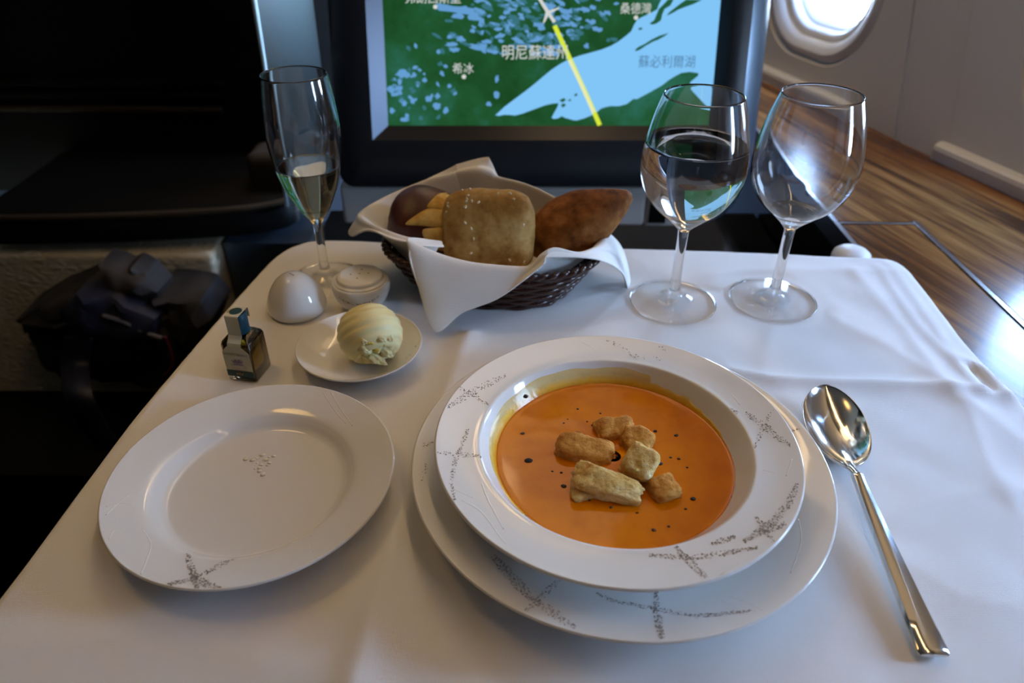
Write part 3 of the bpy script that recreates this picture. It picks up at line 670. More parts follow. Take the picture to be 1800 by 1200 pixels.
for A, B2_ in zip(pg[:-1], pg[1:]):
    c1 = (A[1] > P[:, 1]) != (B2_[1] > P[:, 1]); xi = A[0]+(P[:, 1]-A[1])*(B2_[0]-A[0])/(B2_[1]-A[1]+1e-12); inside ^= c1 & (P[:, 0] < xi)
inside |= (P[:, 1] < -.055) & (P[:, 0] > -.25) & (P[:, 0] < .32)
hh = cloth_h(PX, PY)
out = ~inside; d = np.where(out, best, 0)
nrm = np.where(out[:, None], (P-bp)/(best[:, None]+1e-9), 0)
right = bp[:, 0] > .30
ang = np.minimum(d/RB, PI/2); ex = np.where(d > RB*PI/2, d-RB*PI/2, 0)
maxdrop = np.where(bp[:, 1] > .53, .0125+.0325*np.clip((.285-bp[:, 0])/.04, 0, 1), np.where(right, .0125, .11))
hor = RB*np.sin(ang); drop = RB*(1-np.cos(ang))+ex
over = np.maximum(drop-maxdrop, 0)
rip = .0035*np.sin(bp[:, 1]*62+bp[:, 0]*48)*np.clip(ex/.05, 0, 1)
drop = np.minimum(drop, maxdrop)
XX = np.where(out, bp[:, 0]+nrm[:, 0]*(hor+rip+over*.0), PX); YY = np.where(out, bp[:, 1]+nrm[:, 1]*(hor+rip), PY)
ZZ = hh*np.exp(-d/.004)-drop
V = np.stack([XX, YY, ZZ], 1); F = []
keepv = over < .004
for j in range(ny-1):
    for i in range(nx-1):
        a = j*nx+i; q = (a, a+1, a+nx+1, a+nx)
        if all(keepv[list(q)]): F.append(q)
CL_V = V
# ---------------------------------------------------------------- positions of what stands on the cloth
chC = (.0564, .2774); chR = .1079; spC = (.0534, .2762); spR = .0923; sdC = (-.1340, .2685); sdR = .0725
WG = (.1217, .4673); EG = (.1986, .4711); FL = (-.1475, .4972)
spots = [(chC, .078), (sdC, .052), (WG, .036), (EG, .036), (FL, .032), ((-.018, .50), .070)]
salt = atz(637, 543)[:2]+np.array([0, .003]); pepp = atz(521, 556)[:2]+np.array([0, .005]); dish = (-.1010, .3905)
spots += [(tuple(salt), .022), (tuple(pepp), .025), (dish, .030)]
bq = [atz(407, 670), atz(450, 675), atz(480, 645)]
spots.append((tuple(((bq[0]+bq[2])/2)[:2]), .018))
for (cx, cy), r in spots:
    dd = np.hypot(V[:, 0]-cx, V[:, 1]-cy); k_ = np.clip((dd-r)/.012, 0, 1); k_ = k_*k_*(3-2*k_)
    top = ~out; V[:, 2] = np.where(top, V[:, 2]*k_ + np.minimum(0, 0)*(1-k_), V[:, 2])
# spoon bed
cloth = mesh('tablecloth', V, F, M['cloth'], None, True, base=(0, .25, 0))
used = set(i for f in F for i in f)
bm = bmesh.new(); bm.from_mesh(cloth.data); bmesh.ops.delete(bm, geom=[v for v in bm.verts if not v.link_faces], context='VERTS'); bmesh.ops.recalc_face_normals(bm, faces=bm.faces)
bm.to_mesh(cloth.data); bm.free()
tag(cloth, 'white linen tablecloth with fold creases spread over the tray table', 'tablecloth')
so = cloth.modifiers.new('th', 'SOLIDIFY'); so.thickness = .0007; so.offset = -1

# ================================================================ PLATES
def plate_z(prof, r): rs = [p[0] for p in prof]; return float(np.interp(r, rs, [p[1] for p in prof]))
def smooth_prof(pts, m_=5): return [tuple(p) for p in cr([np.array(p) for p in pts], m_)]
def onplate(px, py, c, prof, lift=0.):
    z = prof[-1][1]
    for _ in range(14):
        p = atz(px, py, z); r = math.hypot(p[0]-c[0], p[1]-c[1]); z = z*.4+.6*(plate_z(prof, r)+lift)
    p = atz(px, py, z); r = math.hypot(p[0]-c[0], p[1]-c[1]); e_ = .0006
    sl = (plate_z(prof, r+e_)-plate_z(prof, r-e_))/(2*e_); dx, dy = (p[0]-c[0])/r, (p[1]-c[1])/r
    nn = np.array([-sl*dx, -sl*dy, 1.]); nn /= np.linalg.norm(nn)
    return p, nn, r
def speckles(strokes, c, prof, parent, rmax, seed=1, dens=1.):
    r_ = random.Random(seed); V1, F1, V2, F2 = [], [], [], []
    for pts_, wpx, cnt in strokes:
        pts_ = [np.array(p, float) for p in pts_]; L_ = [np.linalg.norm(b_-a) for a, b_ in zip(pts_[:-1], pts_[1:])]; T_ = sum(L_)
        for i in range(int(cnt*dens)):
            t_ = r_.random()*T_; k_ = 0
            while t_ > L_[k_] and k_ < len(L_)-1: t_ -= L_[k_]; k_ += 1
            a, b_ = pts_[k_], pts_[k_+1]; q = a+(b_-a)*t_/L_[k_]; dv = (b_-a)/L_[k_]; fr = (sum(L_[:k_])+t_)/T_
            wd = wpx*(.45+.55*math.sin(PI*min(1, max(0, fr))))
            q = q+np.array([-dv[1], dv[0]])*r_.uniform(-.5, .5)*wd
            p, nn, r = onplate(q[0], q[1], c, prof)
            if r > rmax: continue
            a1 = np.cross(nn, [1, .3, 0]); a1 /= np.linalg.norm(a1); a2 = np.cross(nn, a1); rad = r_.uniform(.00022, .00050); el_ = r_.uniform(.5, 1); ro = r_.random()*3
            Vt, Ft = (V1, F1) if r_.random() < .55 else (V2, F2); k0 = len(Vt)
            for m_ in range(6):
                an = m_*PI/3; u_, v_ = rad*math.cos(an), rad*el_*math.sin(an); u_, v_ = u_*math.cos(ro)-v_*math.sin(ro), u_*math.sin(ro)+v_*math.cos(ro)
                Vt.append(p+nn*.00012+a1*u_+a2*v_)
            Ft.append(tuple(range(k0, k0+6)) if np.dot(np.cross(a1, a2), nn) > 0 else tuple(range(k0, k0+6))[::-1])
    for V_, F_, mt in ((V1, F1, M['print']), (V2, F2, M['print2'])):
        if F_: o = mesh('speckle_print', V_, F_, mt, parent, smooth=False); o['kind'] = 'stuff'
def emboss(lines, c, prof, parent, rmax):
    VF = []
    for pts_ in lines:
        P_ = []
        for q in cr([np.array(p, float) for p in pts_], 8):
            p, nn, r = onplate(q[0], q[1], c, prof)
            if r < rmax: P_.append(p-nn*.00049)
        if len(P_) > 4: mesh('embossed_line', *tube(P_, .00060, 8), M['china'], parent)

# --- charger
top = smooth_prof([(0, .0070), (.030, .0070), (.058, .0072), (.070, .0080), (.080, .0115), (.092, .0165), (.102, .0200), (.1070, .0215)], 6)
under = smooth_prof([(.1079, .0212), (.1072, .0200), (.095, .0135), (.080, .0070), (.068, .0020), (.064, .0002)], 4)+[(.060, .0002), (.058, .0030), (.03, .0035), (0, .0035)]
ch = thing('charger_plate', 'large white under plate beneath the soup plate with speckled crossing lines', 'plate', (*chC, 0))
fixn(mesh('plate_body', *lathe(top+[(.1078, .0218)]+under, chC, 160), M['china'], ch))
speckles([([(870, 977), (905, 1015), (945, 1054)], 20, 190), ([(940, 1050), (1017, 1101)], 16, 100), ([(989, 1018), (955, 1050), (927, 1078)], 13, 110), ([(1055, 1040), (1080, 1052), (1157, 1067), (1235, 1078), (1333, 1067)], 8, 210),
          ([(1160, 1036), (1160, 1067), (1166, 1100), (1173, 1124)], 15, 170), ([(742, 785), (765, 780)], 8, 18), ([(753, 815), (742, 850)], 8, 16), ([(1392, 752), (1408, 746)], 4, 12)], chC, top, ch, .106, 3)
emboss([[(1290, 1042), (1335, 1060), (1375, 1082)], [(1275, 1050), (1330, 1078), (1350, 1092)], [(1408, 905), (1413, 945), (1395, 1000)], [(745, 880), (752, 930), (770, 960)], [(738, 835), (760, 860), (778, 868)]], chC, top, ch, .106)
# --- soup plate
sz = .0073
stop = smooth_prof([(0, .0100), (.030, .0102), (.046, .0118), (.0555, .0160), (.0612, .0215), (.0655, .0275), (.0685, .0318)], 6)[:-1]+smooth_prof([(.0690, .0326), (.0702, .0334), (.0735, .0335), (.080, .0340), (.088, .0352), (.0915, .0358)], 5)
sund = smooth_prof([(.0923, .0352), (.0915, .0340), (.080, .0312), (.0715, .0295), (.066, .0235), (.060, .0160), (.052, .0102), (.046, sz+.0002)], 4)+[(.043, sz+.0002), (.041, .0088), (0, .0088)]
spl = thing('soup_plate', 'wide rimmed white soup plate holding orange soup with speckled line motif', 'plate', (*spC, sz))
fixn(mesh('plate_body', *lathe(stop+[(.0921, .0359)]+sund, spC, 180), M['china'], spl))
speckles([([(788, 718), (835, 688), (890, 659)], 13, 150), ([(809, 683), (835, 697), (862, 714)], 9, 55), ([(825, 755), (812, 790), (800, 820), (797, 850), (803, 880)], 9, 120), ([(772, 797), (815, 800), (848, 803)], 9, 55),
          ([(1312, 720), (1345, 742), (1392, 778)], 13, 150), ([(1360, 712), (1345, 742), (1328, 782)], 8, 50), ([(1287, 712), (1300, 722)], 5, 14),
          ([(1406, 843), (1390, 880), (1359, 915), (1312, 946)], 15, 260), ([(1333, 902), (1350, 925), (1364, 946)], 10, 55), ([(1387, 912), (1360, 922), (1338, 933)], 14, 90), ([(1256, 951), (1278, 944), (1297, 938)], 11, 60),
          ([(1147, 972), (1219, 977), (1280, 967), (1336, 956)], 10, 180), ([(1191, 956), (1212, 978), (1248, 1010)], 13, 110), ([(1065, 594), (1092, 608), (1120, 627)], 7, 30), ([(1110, 622), (1170, 628)], 8, 20), ([(1150, 600), (1172, 612)], 6, 10)], spC, stop, spl, .0915, 5)
emboss([[(815, 880), (850, 900), (885, 945), (895, 955)], [(850, 850), (862, 880), (890, 930)], [(800, 860), (835, 875)], [(1290, 690), (1302, 705)], [(1345, 820), (1366, 823)], [(1305, 985), (1265, 1010)], [(1024, 600), (1045, 610)], [(1395, 800), (1385, 830)]], spC, stop, spl, .0915)
# --- side plate
sdt = smooth_prof([(0, .0050), (.020, .0050), (.040, .0052), (.0455, .0062), (.0495, .0095), (.0530, .0118), (.062, .0145), (.0718, .0172)], 6)
sdu = smooth_prof([(.0725, .0168), (.0718, .0158), (.060, .0115), (.050, .0060), (.045, .0015), (.043, .0002)], 4)+[(.040, .0002), (.038, .0022), (0, .0022)]
sd = thing('bread_plate', 'empty white side plate at left with one speckled cross motif', 'plate', (*sdC, 0))
fixn(mesh('plate_body', *lathe(sdt+[(.0724, .0174)]+sdu, sdC, 150), M['china'], sd))
speckles([([(334, 980), (342, 1005), (350, 1030), (352, 1042)], 15, 190), ([(290, 1038), (343, 1026)], 8, 70), ([(343, 1025), (375, 1010), (423, 985)], 8, 100), ([(343, 1020), (365, 1032), (395, 1042)], 14, 120)], sdC, sdt, sd, .0717, 8)
emboss([[(255, 868), (222, 885), (190, 915)], [(190, 900), (222, 893), (256, 912)], [(196, 957), (205, 942), (222, 938)], [(256, 940), (270, 965), (262, 995), (252, 1020)], [(570, 695), (590, 725), (610, 748)], [(583, 694), (600, 722), (622, 752)], [(552, 945), (556, 975)]], sdC, sdt, sd, .0715)
# crumbs of butter left on the plate
VF = []
for i in range(16):
    q = (random.gauss(462, 14), random.gauss(822, 13)); p, nn, _ = onplate(q[0], q[1], sdC, sdt); r = random.uniform(.0006, .0018)
    bm = bmesh.new(); bmesh.ops.create_icosphere(bm, subdivisions=1, radius=r)
    VF.append(([tuple(np.array([v.co[0]*random.uniform(.8, 1.6), v.co[1], v.co[2]*.22])+p+nn*r*.1) for v in bm.verts], [tuple(v.index for v in f.verts) for f in bm.faces])); bm.free()
o = mesh('butter_smear', *join(*VF), M['smear'], None, base=tuple(atz(462, 822, .005))); tag(o, 'thin pale butter smear in the middle of the empty side plate', 'butter', kind='stuff')

# ================================================================ SOUP, FILM, CROUTONS, PEPPER
SZ = .0220; SRr = float(np.interp(SZ, [p[1] for p in stop[:35]], [p[0] for p in stop[:35]]))+.0004
soup = thing('soup', 'orange pumpkin soup filling the well of the soup plate', 'soup', (*spC, .0105))
V, F = [], []
rs = [0]+list(np.linspace(.004, SRr-.0018, 26))+[SRr-.0010, SRr-.0004, SRr]
n = 120; V.append((*spC, SZ))
for r in rs[1:]:
    for i in range(n):
        a = 2*PI*i/n; x, y = spC[0]+r*math.cos(a), spC[1]+r*math.sin(a)
        z = SZ+.00012*mnoise.noise(Vector((x*80, y*80, 1)))+(.0005*max(0, (r-(SRr-.0018))/.0018)**2)
        V.append((x, y, z))
for i in range(n): F.append((0, 1+i, 1+(i+1) % n))
for k_ in range(len(rs)-2):
    for i in range(n): j = (i+1) % n; F.append((1+k_*n+i, 1+k_*n+j, 1+(k_+1)*n+j, 1+(k_+1)*n+i))
# underside follows the well
k0 = len(V); low = [(SRr, SZ-.0006), (.056, .0168), (.046, .0124), (.03, .0108), (0, .0106)]
LV, LF = lathe(low, spC, n); F += [tuple(i+k0 for i in f)[::-1] for f in LF]; V += LV
mesh('soup_body', V, F, M['soup'], soup)
# film left on the well wall
V, F = [], []; na, nr = 150, 6
a0, a1 = math.radians(12), math.radians(222)
for i in range(na+1):
    a = a0+(a1-a0)*i/na; t_ = i/na
    top_r = .0632+.0048*math.sin(PI*min(1, t_*1.15))**.6*(.85+.25*mnoise.noise(Vector((t_*14, 2, 0))))
    if t_ < .25: top_r = .0618+(.0040*(t_/.25)**.6)*(.7+.5*mnoise.noise(Vector((t_*30, 5, 0))))
    for j in range(nr+1):
        r = SRr-.0012+(max(top_r, SRr)-SRr+.0012)*j/nr; z = plate_z(stop, r); e_ = .0003*(1 if 0 < j < nr else (.0))
        V.append((spC[0]+(r-e_*.5)*math.cos(a), spC[1]+(r-e_*.5)*math.sin(a), z+e_+.00005))
for i in range(na):
    for j in range(nr): b_ = i*(nr+1)+j; F.append((b_, b_+1, b_+nr+2, b_+nr+1))
fixn(mesh('soup_film', V, F, M['film'], soup))
def lump(name, label, cat, group, px, py, z, dims, rot, mt, seed, amp=.12, sub=5, p=4., parent=None, cut=None, fq=1.6):
    """rounded irregular block with superellipsoid shape"""
    bm = bmesh.new(); bmesh.ops.create_cube(bm, size=2); bmesh.ops.subdivide_edges(bm, edges=bm.edges, cuts=2**sub//2-1 if sub > 3 else 7, use_grid_fill=True)
    R = Matrix.Rotation(rot[2], 3, 'Z') @ Matrix.Rotation(rot[1], 3, 'Y') @ Matrix.Rotation(rot[0], 3, 'X')
    c_ = atz(px, py, z) if not isinstance(px, np.ndarray) else px
    V = []
    for v in bm.verts:
        q = Vector(v.co); l = (abs(q.x)**p+abs(q.y)**p+abs(q.z)**p)**(1/p); q = q/l
        nz = mnoise.noise(q*fq+Vector((seed*7.1, 0, 0)))*amp+mnoise.noise(q*fq*3.4+Vector((0, seed*3.3, 0)))*amp*.45+mnoise.noise(q*fq*9+Vector((0, 0, seed)))*amp*.22
        q = q*(1+nz); q = Vector((q.x*dims[0]/2, q.y*dims[1]/2, q.z*dims[2]/2))
        if cut: q = cut(q)
        q = R @ q; V.append((c_[0]+q.x, c_[1]+q.y, c_[2]+q.z))
    F = [tuple(v.index for v in f.verts) for f in bm.faces]; bm.free()
    o = mesh(name, V, F, mt, parent, base=None if parent else tuple(c_))
    if label and not parent: tag(o, label, cat, group)
    return o
CG = 'croutons floating in the soup'
lump('crouton', 'long golden crouton slab at the left of the crouton cluster', 'crouton', CG, 1030, 792, SZ+.0004, (.030, .016, .012), (.2, .10, -.22), M['crouton'], 2, .13)
lump('crouton', 'flat golden crouton at the back of the crouton cluster', 'crouton', CG, 1082, 752, SZ+.0012, (.021, .015, .008), (.1, -.05, .15), M['crouton'], 3, .16)
lump('crouton', 'soup-glazed crouton half sunk behind the pale cube', 'crouton', CG, 1122, 772, SZ+.0008, (.017, .015, .011), (.3, .1, -.4), M['crouton'], 5, .15)
lump('crouton', 'pale tilted crouton cube standing highest on the right of the cluster', 'crouton', CG, 1127, 812, SZ+.0055, (.0165, .016, .018), (.45, .25, -.5), M['crouton2'], 7, .10, p=6)
def wedge(q): q.z *= (1.0-.45*(q.x/.02)); q.y *= 1.0-.2*(q.x/.02); return q
lump('crouton', 'large ragged toast wedge at the front of the crouton cluster', 'crouton', CG, 1070, 852, SZ+.0030, (.034, .015, .014), (.35, .05, -.35), M['crouton2'], 11, .17, cut=wedge, fq=2.2)
lump('crouton', 'small golden crouton with glossy orange side at the cluster\'s front right', 'crouton', CG, 1170, 858, SZ+.0010, (.014, .013, .011), (.2, -.1, .35), M['crouton'], 13, .13, p=6)
lump('crouton', 'little bread fragment at the left tip of the ragged toast wedge', 'crouton', CG, 1030, 866, SZ+.0006, (.013, .008, .006), (.1, .1, .4), M['crouton2'], 15, .2, sub=4)
PG = 'cracked pepper flecks on the soup'
pep = [(932, 809, 9, 'large whole black peppercorn floating left in the soup'), (1018, 760, 6.5, 'black peppercorn fragment behind the long golden crouton'), (995, 853, 6, 'black fleck with an oily halo left of the ragged toast wedge'), (1222, 872, 6, 'black fleck floating alone right of the croutons'),
       (1191, 761, 5, 'black fleck furthest right behind the croutons'), (1163, 811, 6, 'black fleck touching the right of the pale crouton cube'), (1154, 754, 5, 'black fleck beside the soup-glazed crouton'), (1087, 800, 3.5, 'black fleck between long crouton and pale cube'),
       (1154, 928, 5, 'brown fleck nearest the front edge of the soup'), (921, 761, 5, 'brown fleck near the left soup edge above the peppercorn'), (1144, 853, 5, 'black fleck on the left of the small golden crouton'), (1196, 802, 4, 'pale brown fleck right of the pale crouton cube')]
small = [(1017, 717, 'tiny dark fleck nearest the back left of the soup'), (1057, 724, 'tiny dark fleck straight behind the flat golden crouton'), (1000, 735, 'tiny brown fleck of the close pair behind the long crouton'), (993, 742, 'tiny dark fleck of the close pair behind the long crouton'),
         (990, 829, 'tiny dark fleck left of the ragged wedge, right one of two'), (974, 827, 'tiny dark fleck left of the ragged wedge, left one of two'), (1043, 745, 'tiny brown fleck touching the left end of the flat crouton'), (1056, 736, 'tiny dark fleck at the back edge of the flat crouton'),
         (1034, 739, 'tiny dark fleck just off the flat crouton towards the back left'), (1092, 822, 'tiny brown fleck between ragged wedge and pale cube'), (1040, 877, 'tiny dark fleck under the left front of the ragged wedge'), (1078, 889, 'tiny dark fleck in front of the ragged wedge'),
         (1124, 898, 'tiny brown fleck in front of the ragged wedge, right end'), (1180, 921, 'tiny dark fleck right of the brown one near the front edge'), (1211, 817, 'tiny dark fleck furthest from the croutons on their right'), (1290, 868, 'tiny brown fleck at the extreme right edge of the soup'),
         (1209, 890, 'tiny dark fleck just below the lone right fleck'), (1020, 822, 'tiny dark fleck between long crouton and ragged wedge'), (1048, 748, 'tiny brown fleck on the soup beside the flat crouton'), (1182, 800, 'tiny dark fleck close right of the pale cube'), (1087, 735, 'tiny dark fleck behind the flat crouton on its right')]
def fleck(px, py, rpx, label, mt, zz=None):
    z = SZ+.0001 if zz is None else zz; p = atz(px, py, z); r = rpx/3000.
    bm = bmesh.new(); bmesh.ops.create_icosphere(bm, subdivisions=2, radius=r); s_ = random.random()*50
    V = [tuple(p+np.array(v.co)*np.array([1.15, .9, .7])*(1+.35*mnoise.noise(Vector(v.co)/r*1.3+Vector((s_, 0, 0))))) for v in bm.verts]; F = [tuple(v.index for v in f.verts) for f in bm.faces]; bm.free()
    return tag(mesh('pepper_fleck', V, F, mt, None, base=tuple(p)), label, 'pepper', PG)
for x, y, r, l in pep: fleck(x, y, r*.62, l, M['pepperb' if 'brown' in l else 'pepper'])
for x, y, l in small: fleck(x, y, random.uniform(1.3, 2.3), l, M['pepperb' if 'brown' in l[:12] else 'pepper'])
p_, _, _ = onplate(925, 696, spC, stop); fleck(925, 696, 4.2, 'black fleck stuck on the well wall above the soup', M['pepper'], p_[2]+.0004)

# ================================================================ SPOON
tip = atz(1452, 674, .011); nk = atz(1498, 812, .010); end = atz(1646, 1132, .0035)
spn = thing('soup_spoon', 'polished steel soup spoon lying right of the plates with bowl up', 'spoon', (nk[0], nk[1], 0))
def spoon():
    ax = (end-nk); ax[2] = 0; ax /= np.linalg.norm(ax); sx_ = np.array([-ax[1], ax[0], 0])
    bt = (tip-nk); bt[2] = 0; bl_ = np.linalg.norm(bt); ba = bt/bl_; bs = np.array([-ba[1], ba[0], 0])
    # bowl: grid (t along, v across), top and bottom skins
    nt_, nv = 36, 18; V, F = [], []; hwid = .0178
    def half(t_): return hwid*max(0, 1-abs((t_-.54)/.54 if t_ < .54 else (t_-.54)/.46)**2.25)**.62
    def rimz(t_): return .0100+.0030*t_-.0022*math.sin(PI*t_)
    for side in (0, 1):
        for i in range(nt_+1):
            t_ = i/nt_; t2 = .5-.5*math.cos(PI*t_); h_ = max(half(t2), .0022*(1-t2)**4)
            for j in range(nv+1):
                v_ = math.sin(PI/2*(-1+2*j/nv)); dep = .0088*(max(0, 1-v_*v_))**.85*(max(0, math.sin(PI*min(1, max(0, t2*.97+.02))))**.7)
                z = rimz(t2)-dep-(.0010 if side else 0)*(1 if 0 < j < nv else .0)
                p = nk+ba*bl_*t2+bs*h_*v_; V.append((p[0], p[1], max(z, .0001)+(.0011 if not side else 0)*(0 if j in (0, nv) else 1)*.0+(0 if side else .0008)))
        
    o_ = (nt_+1)*(nv+1)
    for side in (0, 1):
        for i in range(nt_):
            for j in range(nv):
                a = side*o_+i*(nv+1)+j; F.append((a, a+1, a+nv+2, a+nv+1) if side else (a, a+nv+1, a+nv+2, a+1))
    for i in range(nt_):
        for j in (0, nv):
            a = i*(nv+1)+j; F.append((a, a+nv+1, o_+a+nv+1, o_+a))
    for j in range(nv):
        for i in (0, nt_): a = i*(nv+1)+j; F.append((a, a+1, o_+a+1, o_+a))
    fixn(mesh('spoon_bowl', V, F, M['steel'], spn))
    # neck with collar, then flat faceted handle
    def loft(name, secs):
        V, F = [], []
        for (q, w_, th, flat) in secs:
            for k_ in range(12):
                an = 2*PI*(k_+.5)/12; cx, cz = math.cos(an), math.sin(an); p_ = flat
                l = (abs(cx)**p_+abs(cz)**p_)**(1/p_); cx /= l; cz /= l
                V.append(q+sx_*w_*cx+np.array([0, 0, th*cz]))
        for i in range(len(secs)-1):
            for k_ in range(12): F.append((i*12+k_, i*12+(k_+1) % 12, (i+1)*12+(k_+1) % 12, (i+1)*12+k_))
        F += [tuple(range(12))[::-1], tuple((len(secs)-1)*12+k_ for k_ in range(12))]
        return sharp(fixn(mesh(name, V, F, M['steel'], spn)), 35)
    Lh = np.linalg.norm((end-nk)[:2])
    def at_(d_, z): return np.array([nk[0], nk[1], 0])+ax*d_+np.array([0, 0, z])
    loft('spoon_neck', [(at_(-.004, .0098), .0030, .0011, 2), (at_(.000, .0100), .0026, .0012, 2), (at_(.004, .0112), .0022, .0015, 2), (at_(.008, .0118), .0022, .0017, 2)])
    loft('collar', [(at_(.0075, .0118), .0027, .0021, 2.4), (at_(.0080, .0118), .0031, .0024, 2.6), (at_(.0098, .0118), .0031, .0024, 2.6), (at_(.0103, .0118), .0028, .0022, 2.6)])
    S = []
    for i in range(15):
        t_ = i/14; d_ = .0103+(Lh-.0103)*t_
        S.append((at_(d_, .0118-.0085*t_**.8), .0031+.0039*t_, .0024-.0003*t_, 3.2))
    q = S[-1]; S.append((q[0]+ax*.0014, q[1]*.97, q[2]*.8, 3.2)); S.append((q[0]+ax*.0024, q[1]*.86, q[2]*.45, 3.0))
    loft('spoon_handle', S)
spoon()

# ================================================================ STEMWARE
def stemware(name, label, group, c, bowl, base_r, zb, wall=.0009, stem_r=.0036, liquid=None):
    """bowl: outer profile [(r,z)] from stem top up to the rim. Real thin-walled glass: foot, stem and bowl share one closed skin"""
    g_ = thing(name, label, 'glass', (c[0], c[1], 0), group)
    ob = smooth_prof(bowl, 8); rim = ob[-1]
    inner = [(max(r-wall*(1 if r > .006 else r/.006), 0), z+(wall*1.6 if z < zb+.012 else wall*.3)) for r, z in ob if r > .0062]
    floor_z = zb+.0055; inner = [(r, z) for r, z in inner if z > floor_z+.0006]
    inner = [(0, floor_z), (inner[0][0]*.5, floor_z+.0002)]+inner; inner[-1] = (rim[0]-wall, rim[1]-.0001)
    lip = [(rim[0]-wall*.5, rim[1]+wall*.45)]
    o1 = mesh('bowl', *lathe(ob+lip+inner[::-1], c, 96), M['glass'], g_)
    st = smooth_prof([(.0075, .0060), (.0052, .0085), (stem_r+.0002, .016), (stem_r-.0001, .03), (stem_r, (zb+.02)/2), (stem_r+.0001, zb-.006), ob[0]], 6)
    o2 = mesh('stem', *lathe(st, c, 64), M['glass'], g_)
    ft = smooth_prof([(base_r-.0008, .0001), (base_r, .0008), (base_r-.0008, .0016), (base_r*.75, .0022), (base_r*.45, .0034), (.0105, .0045), (.0075, .0060)], 6)
    o3 = mesh('foot', *lathe([(0, .0014), (base_r*.8, .0006), (base_r-.0012, .0001)]+ft, c, 96), [M['foot'], M['glass']], g_)
    for p_ in o3.data.polygons:
        r_c = math.hypot(*(p_.center[:2])); p_.material_index = 1 if (r_c < .0125 and p_.center[2] > .002) or r_c > base_r-.0015 else 0
    if liquid:
        lname, zl_, mt = liquid; iv = [p for p in inner if p[1] < zl_]; rl_ = float(np.interp(zl_, [p[1] for p in inner[2:]], [p[0] for p in inner[2:]]))
        prof = [(max(r+.00012, 0) if r > 0 else 0, z-.00012) for r, z in iv]+[(rl_+.00012, zl_+.0006), (rl_-.0006, zl_+.0001), (rl_-.0018, zl_), (0, zl_)]
        mesh(lname, *lathe(prof, c, 96), mt, g_)
    return g_
WB = [(.0040, .0600), (.0075, .0640), (.0160, .0715), (.0260, .0810), (.0325, .0920), (.0353, .1040), (.0352, .1130), (.0335, .1250), (.0302, .1400), (.0256, .1546)]
stemware('wine_glass', 'stemmed glass half full of water in front of the screen', 'stemmed glasses behind the soup plate', WG, WB, .0323, .0600, liquid=('water', .1228, M['water']))
stemware('wine_glass', 'empty stemmed wine glass at the far right of the table', 'stemmed glasses behind the soup plate', EG, WB, .0323, .0600)
FB = [(.0036, .0500), (.0058, .0535), (.0105, .0600), (.0155, .0700), (.0195, .0800), (.0236, .0960), (.0255, .1110), (.0257, .1250), (.0243, .1420), (.0222, .1580)]
stemware('champagne_flute', 'tall champagne flute one third full of pale gold wine', None, FL, FB, .0290, .0500, stem_r=.0033, liquid=('champagne', .0945, M['wine']))

# ================================================================ BREAD BASKET
BC = (-.014, .502); BRZ = .036
bk = thing('bread_basket', 'oval dark brown woven basket holding three bread rolls', 'basket', (*BC, 0))
def bell(z): t_ = z/BRZ; return .0565+(.082-.0565)*t_**.9, .046+(.061-.046)*t_**.9
TB = math.radians(-6)
def bpt(a, z, off=0.):
    A, B_ = bell(z); k_ = (abs(math.cos(a))**2.7+abs(math.sin(a))**2.7)**(-1/2.7); x, y = (A+off)*math.cos(a)*k_, (B_+off)*math.sin(a)*k_; return np.array([BC[0]+x*math.cos(TB)-y*math.sin(TB), BC[1]+x*math.sin(TB)+y*math.cos(TB), z])
NS = 32
for k_ in range(10):
    z = .0020+k_*.0034; pts_ = [bpt(2*PI*i/256, z, .0009*math.cos(NS/2*2*PI*i/256+PI*(k_ % 2))) for i in range(256)]
    mesh('strand', *tube(pts_, .0016, 7, True), M['wicker'], bk)
for i in range(NS):
    a = 2*PI*i/NS; mesh('stake', *tube([bpt(a, z) for z in np.linspace(.0012, BRZ, 7)], .0012, 5), M['wicker'], bk)
for ph in (0, PI):
    pts_ = [bpt(2*PI*i/360, BRZ+.0012*math.sin(34*2*PI*i/360+ph), .0012*math.cos(34*2*PI*i/360+ph)) for i in range(360)]
    mesh('braided_rim', *tube(pts_, .0022, 7, True), M['wicker'], bk)
mesh('basket_base', *lathe([(0, .0030), (.001, .0030)], BC, 8), M['wicker'], bk)
V = [bpt(2*PI*i/64, .0012) for i in range(64)]+[bpt(2*PI*i/64, .0030) for i in range(64)]
bk.children[-1].data.clear_geometry() if False else None
bo = [o for o in bk.children if o.name.startswith('basket_base')][0]; bpy.data.objects.remove(bo)
mesh('basket_base', V, [tuple(range(64))[::-1], tuple(range(64, 128))]+[(i, (i+1) % 64, 64+(i+1) % 64, 64+i) for i in range(64)], M['wicker'], bk, smooth=False)

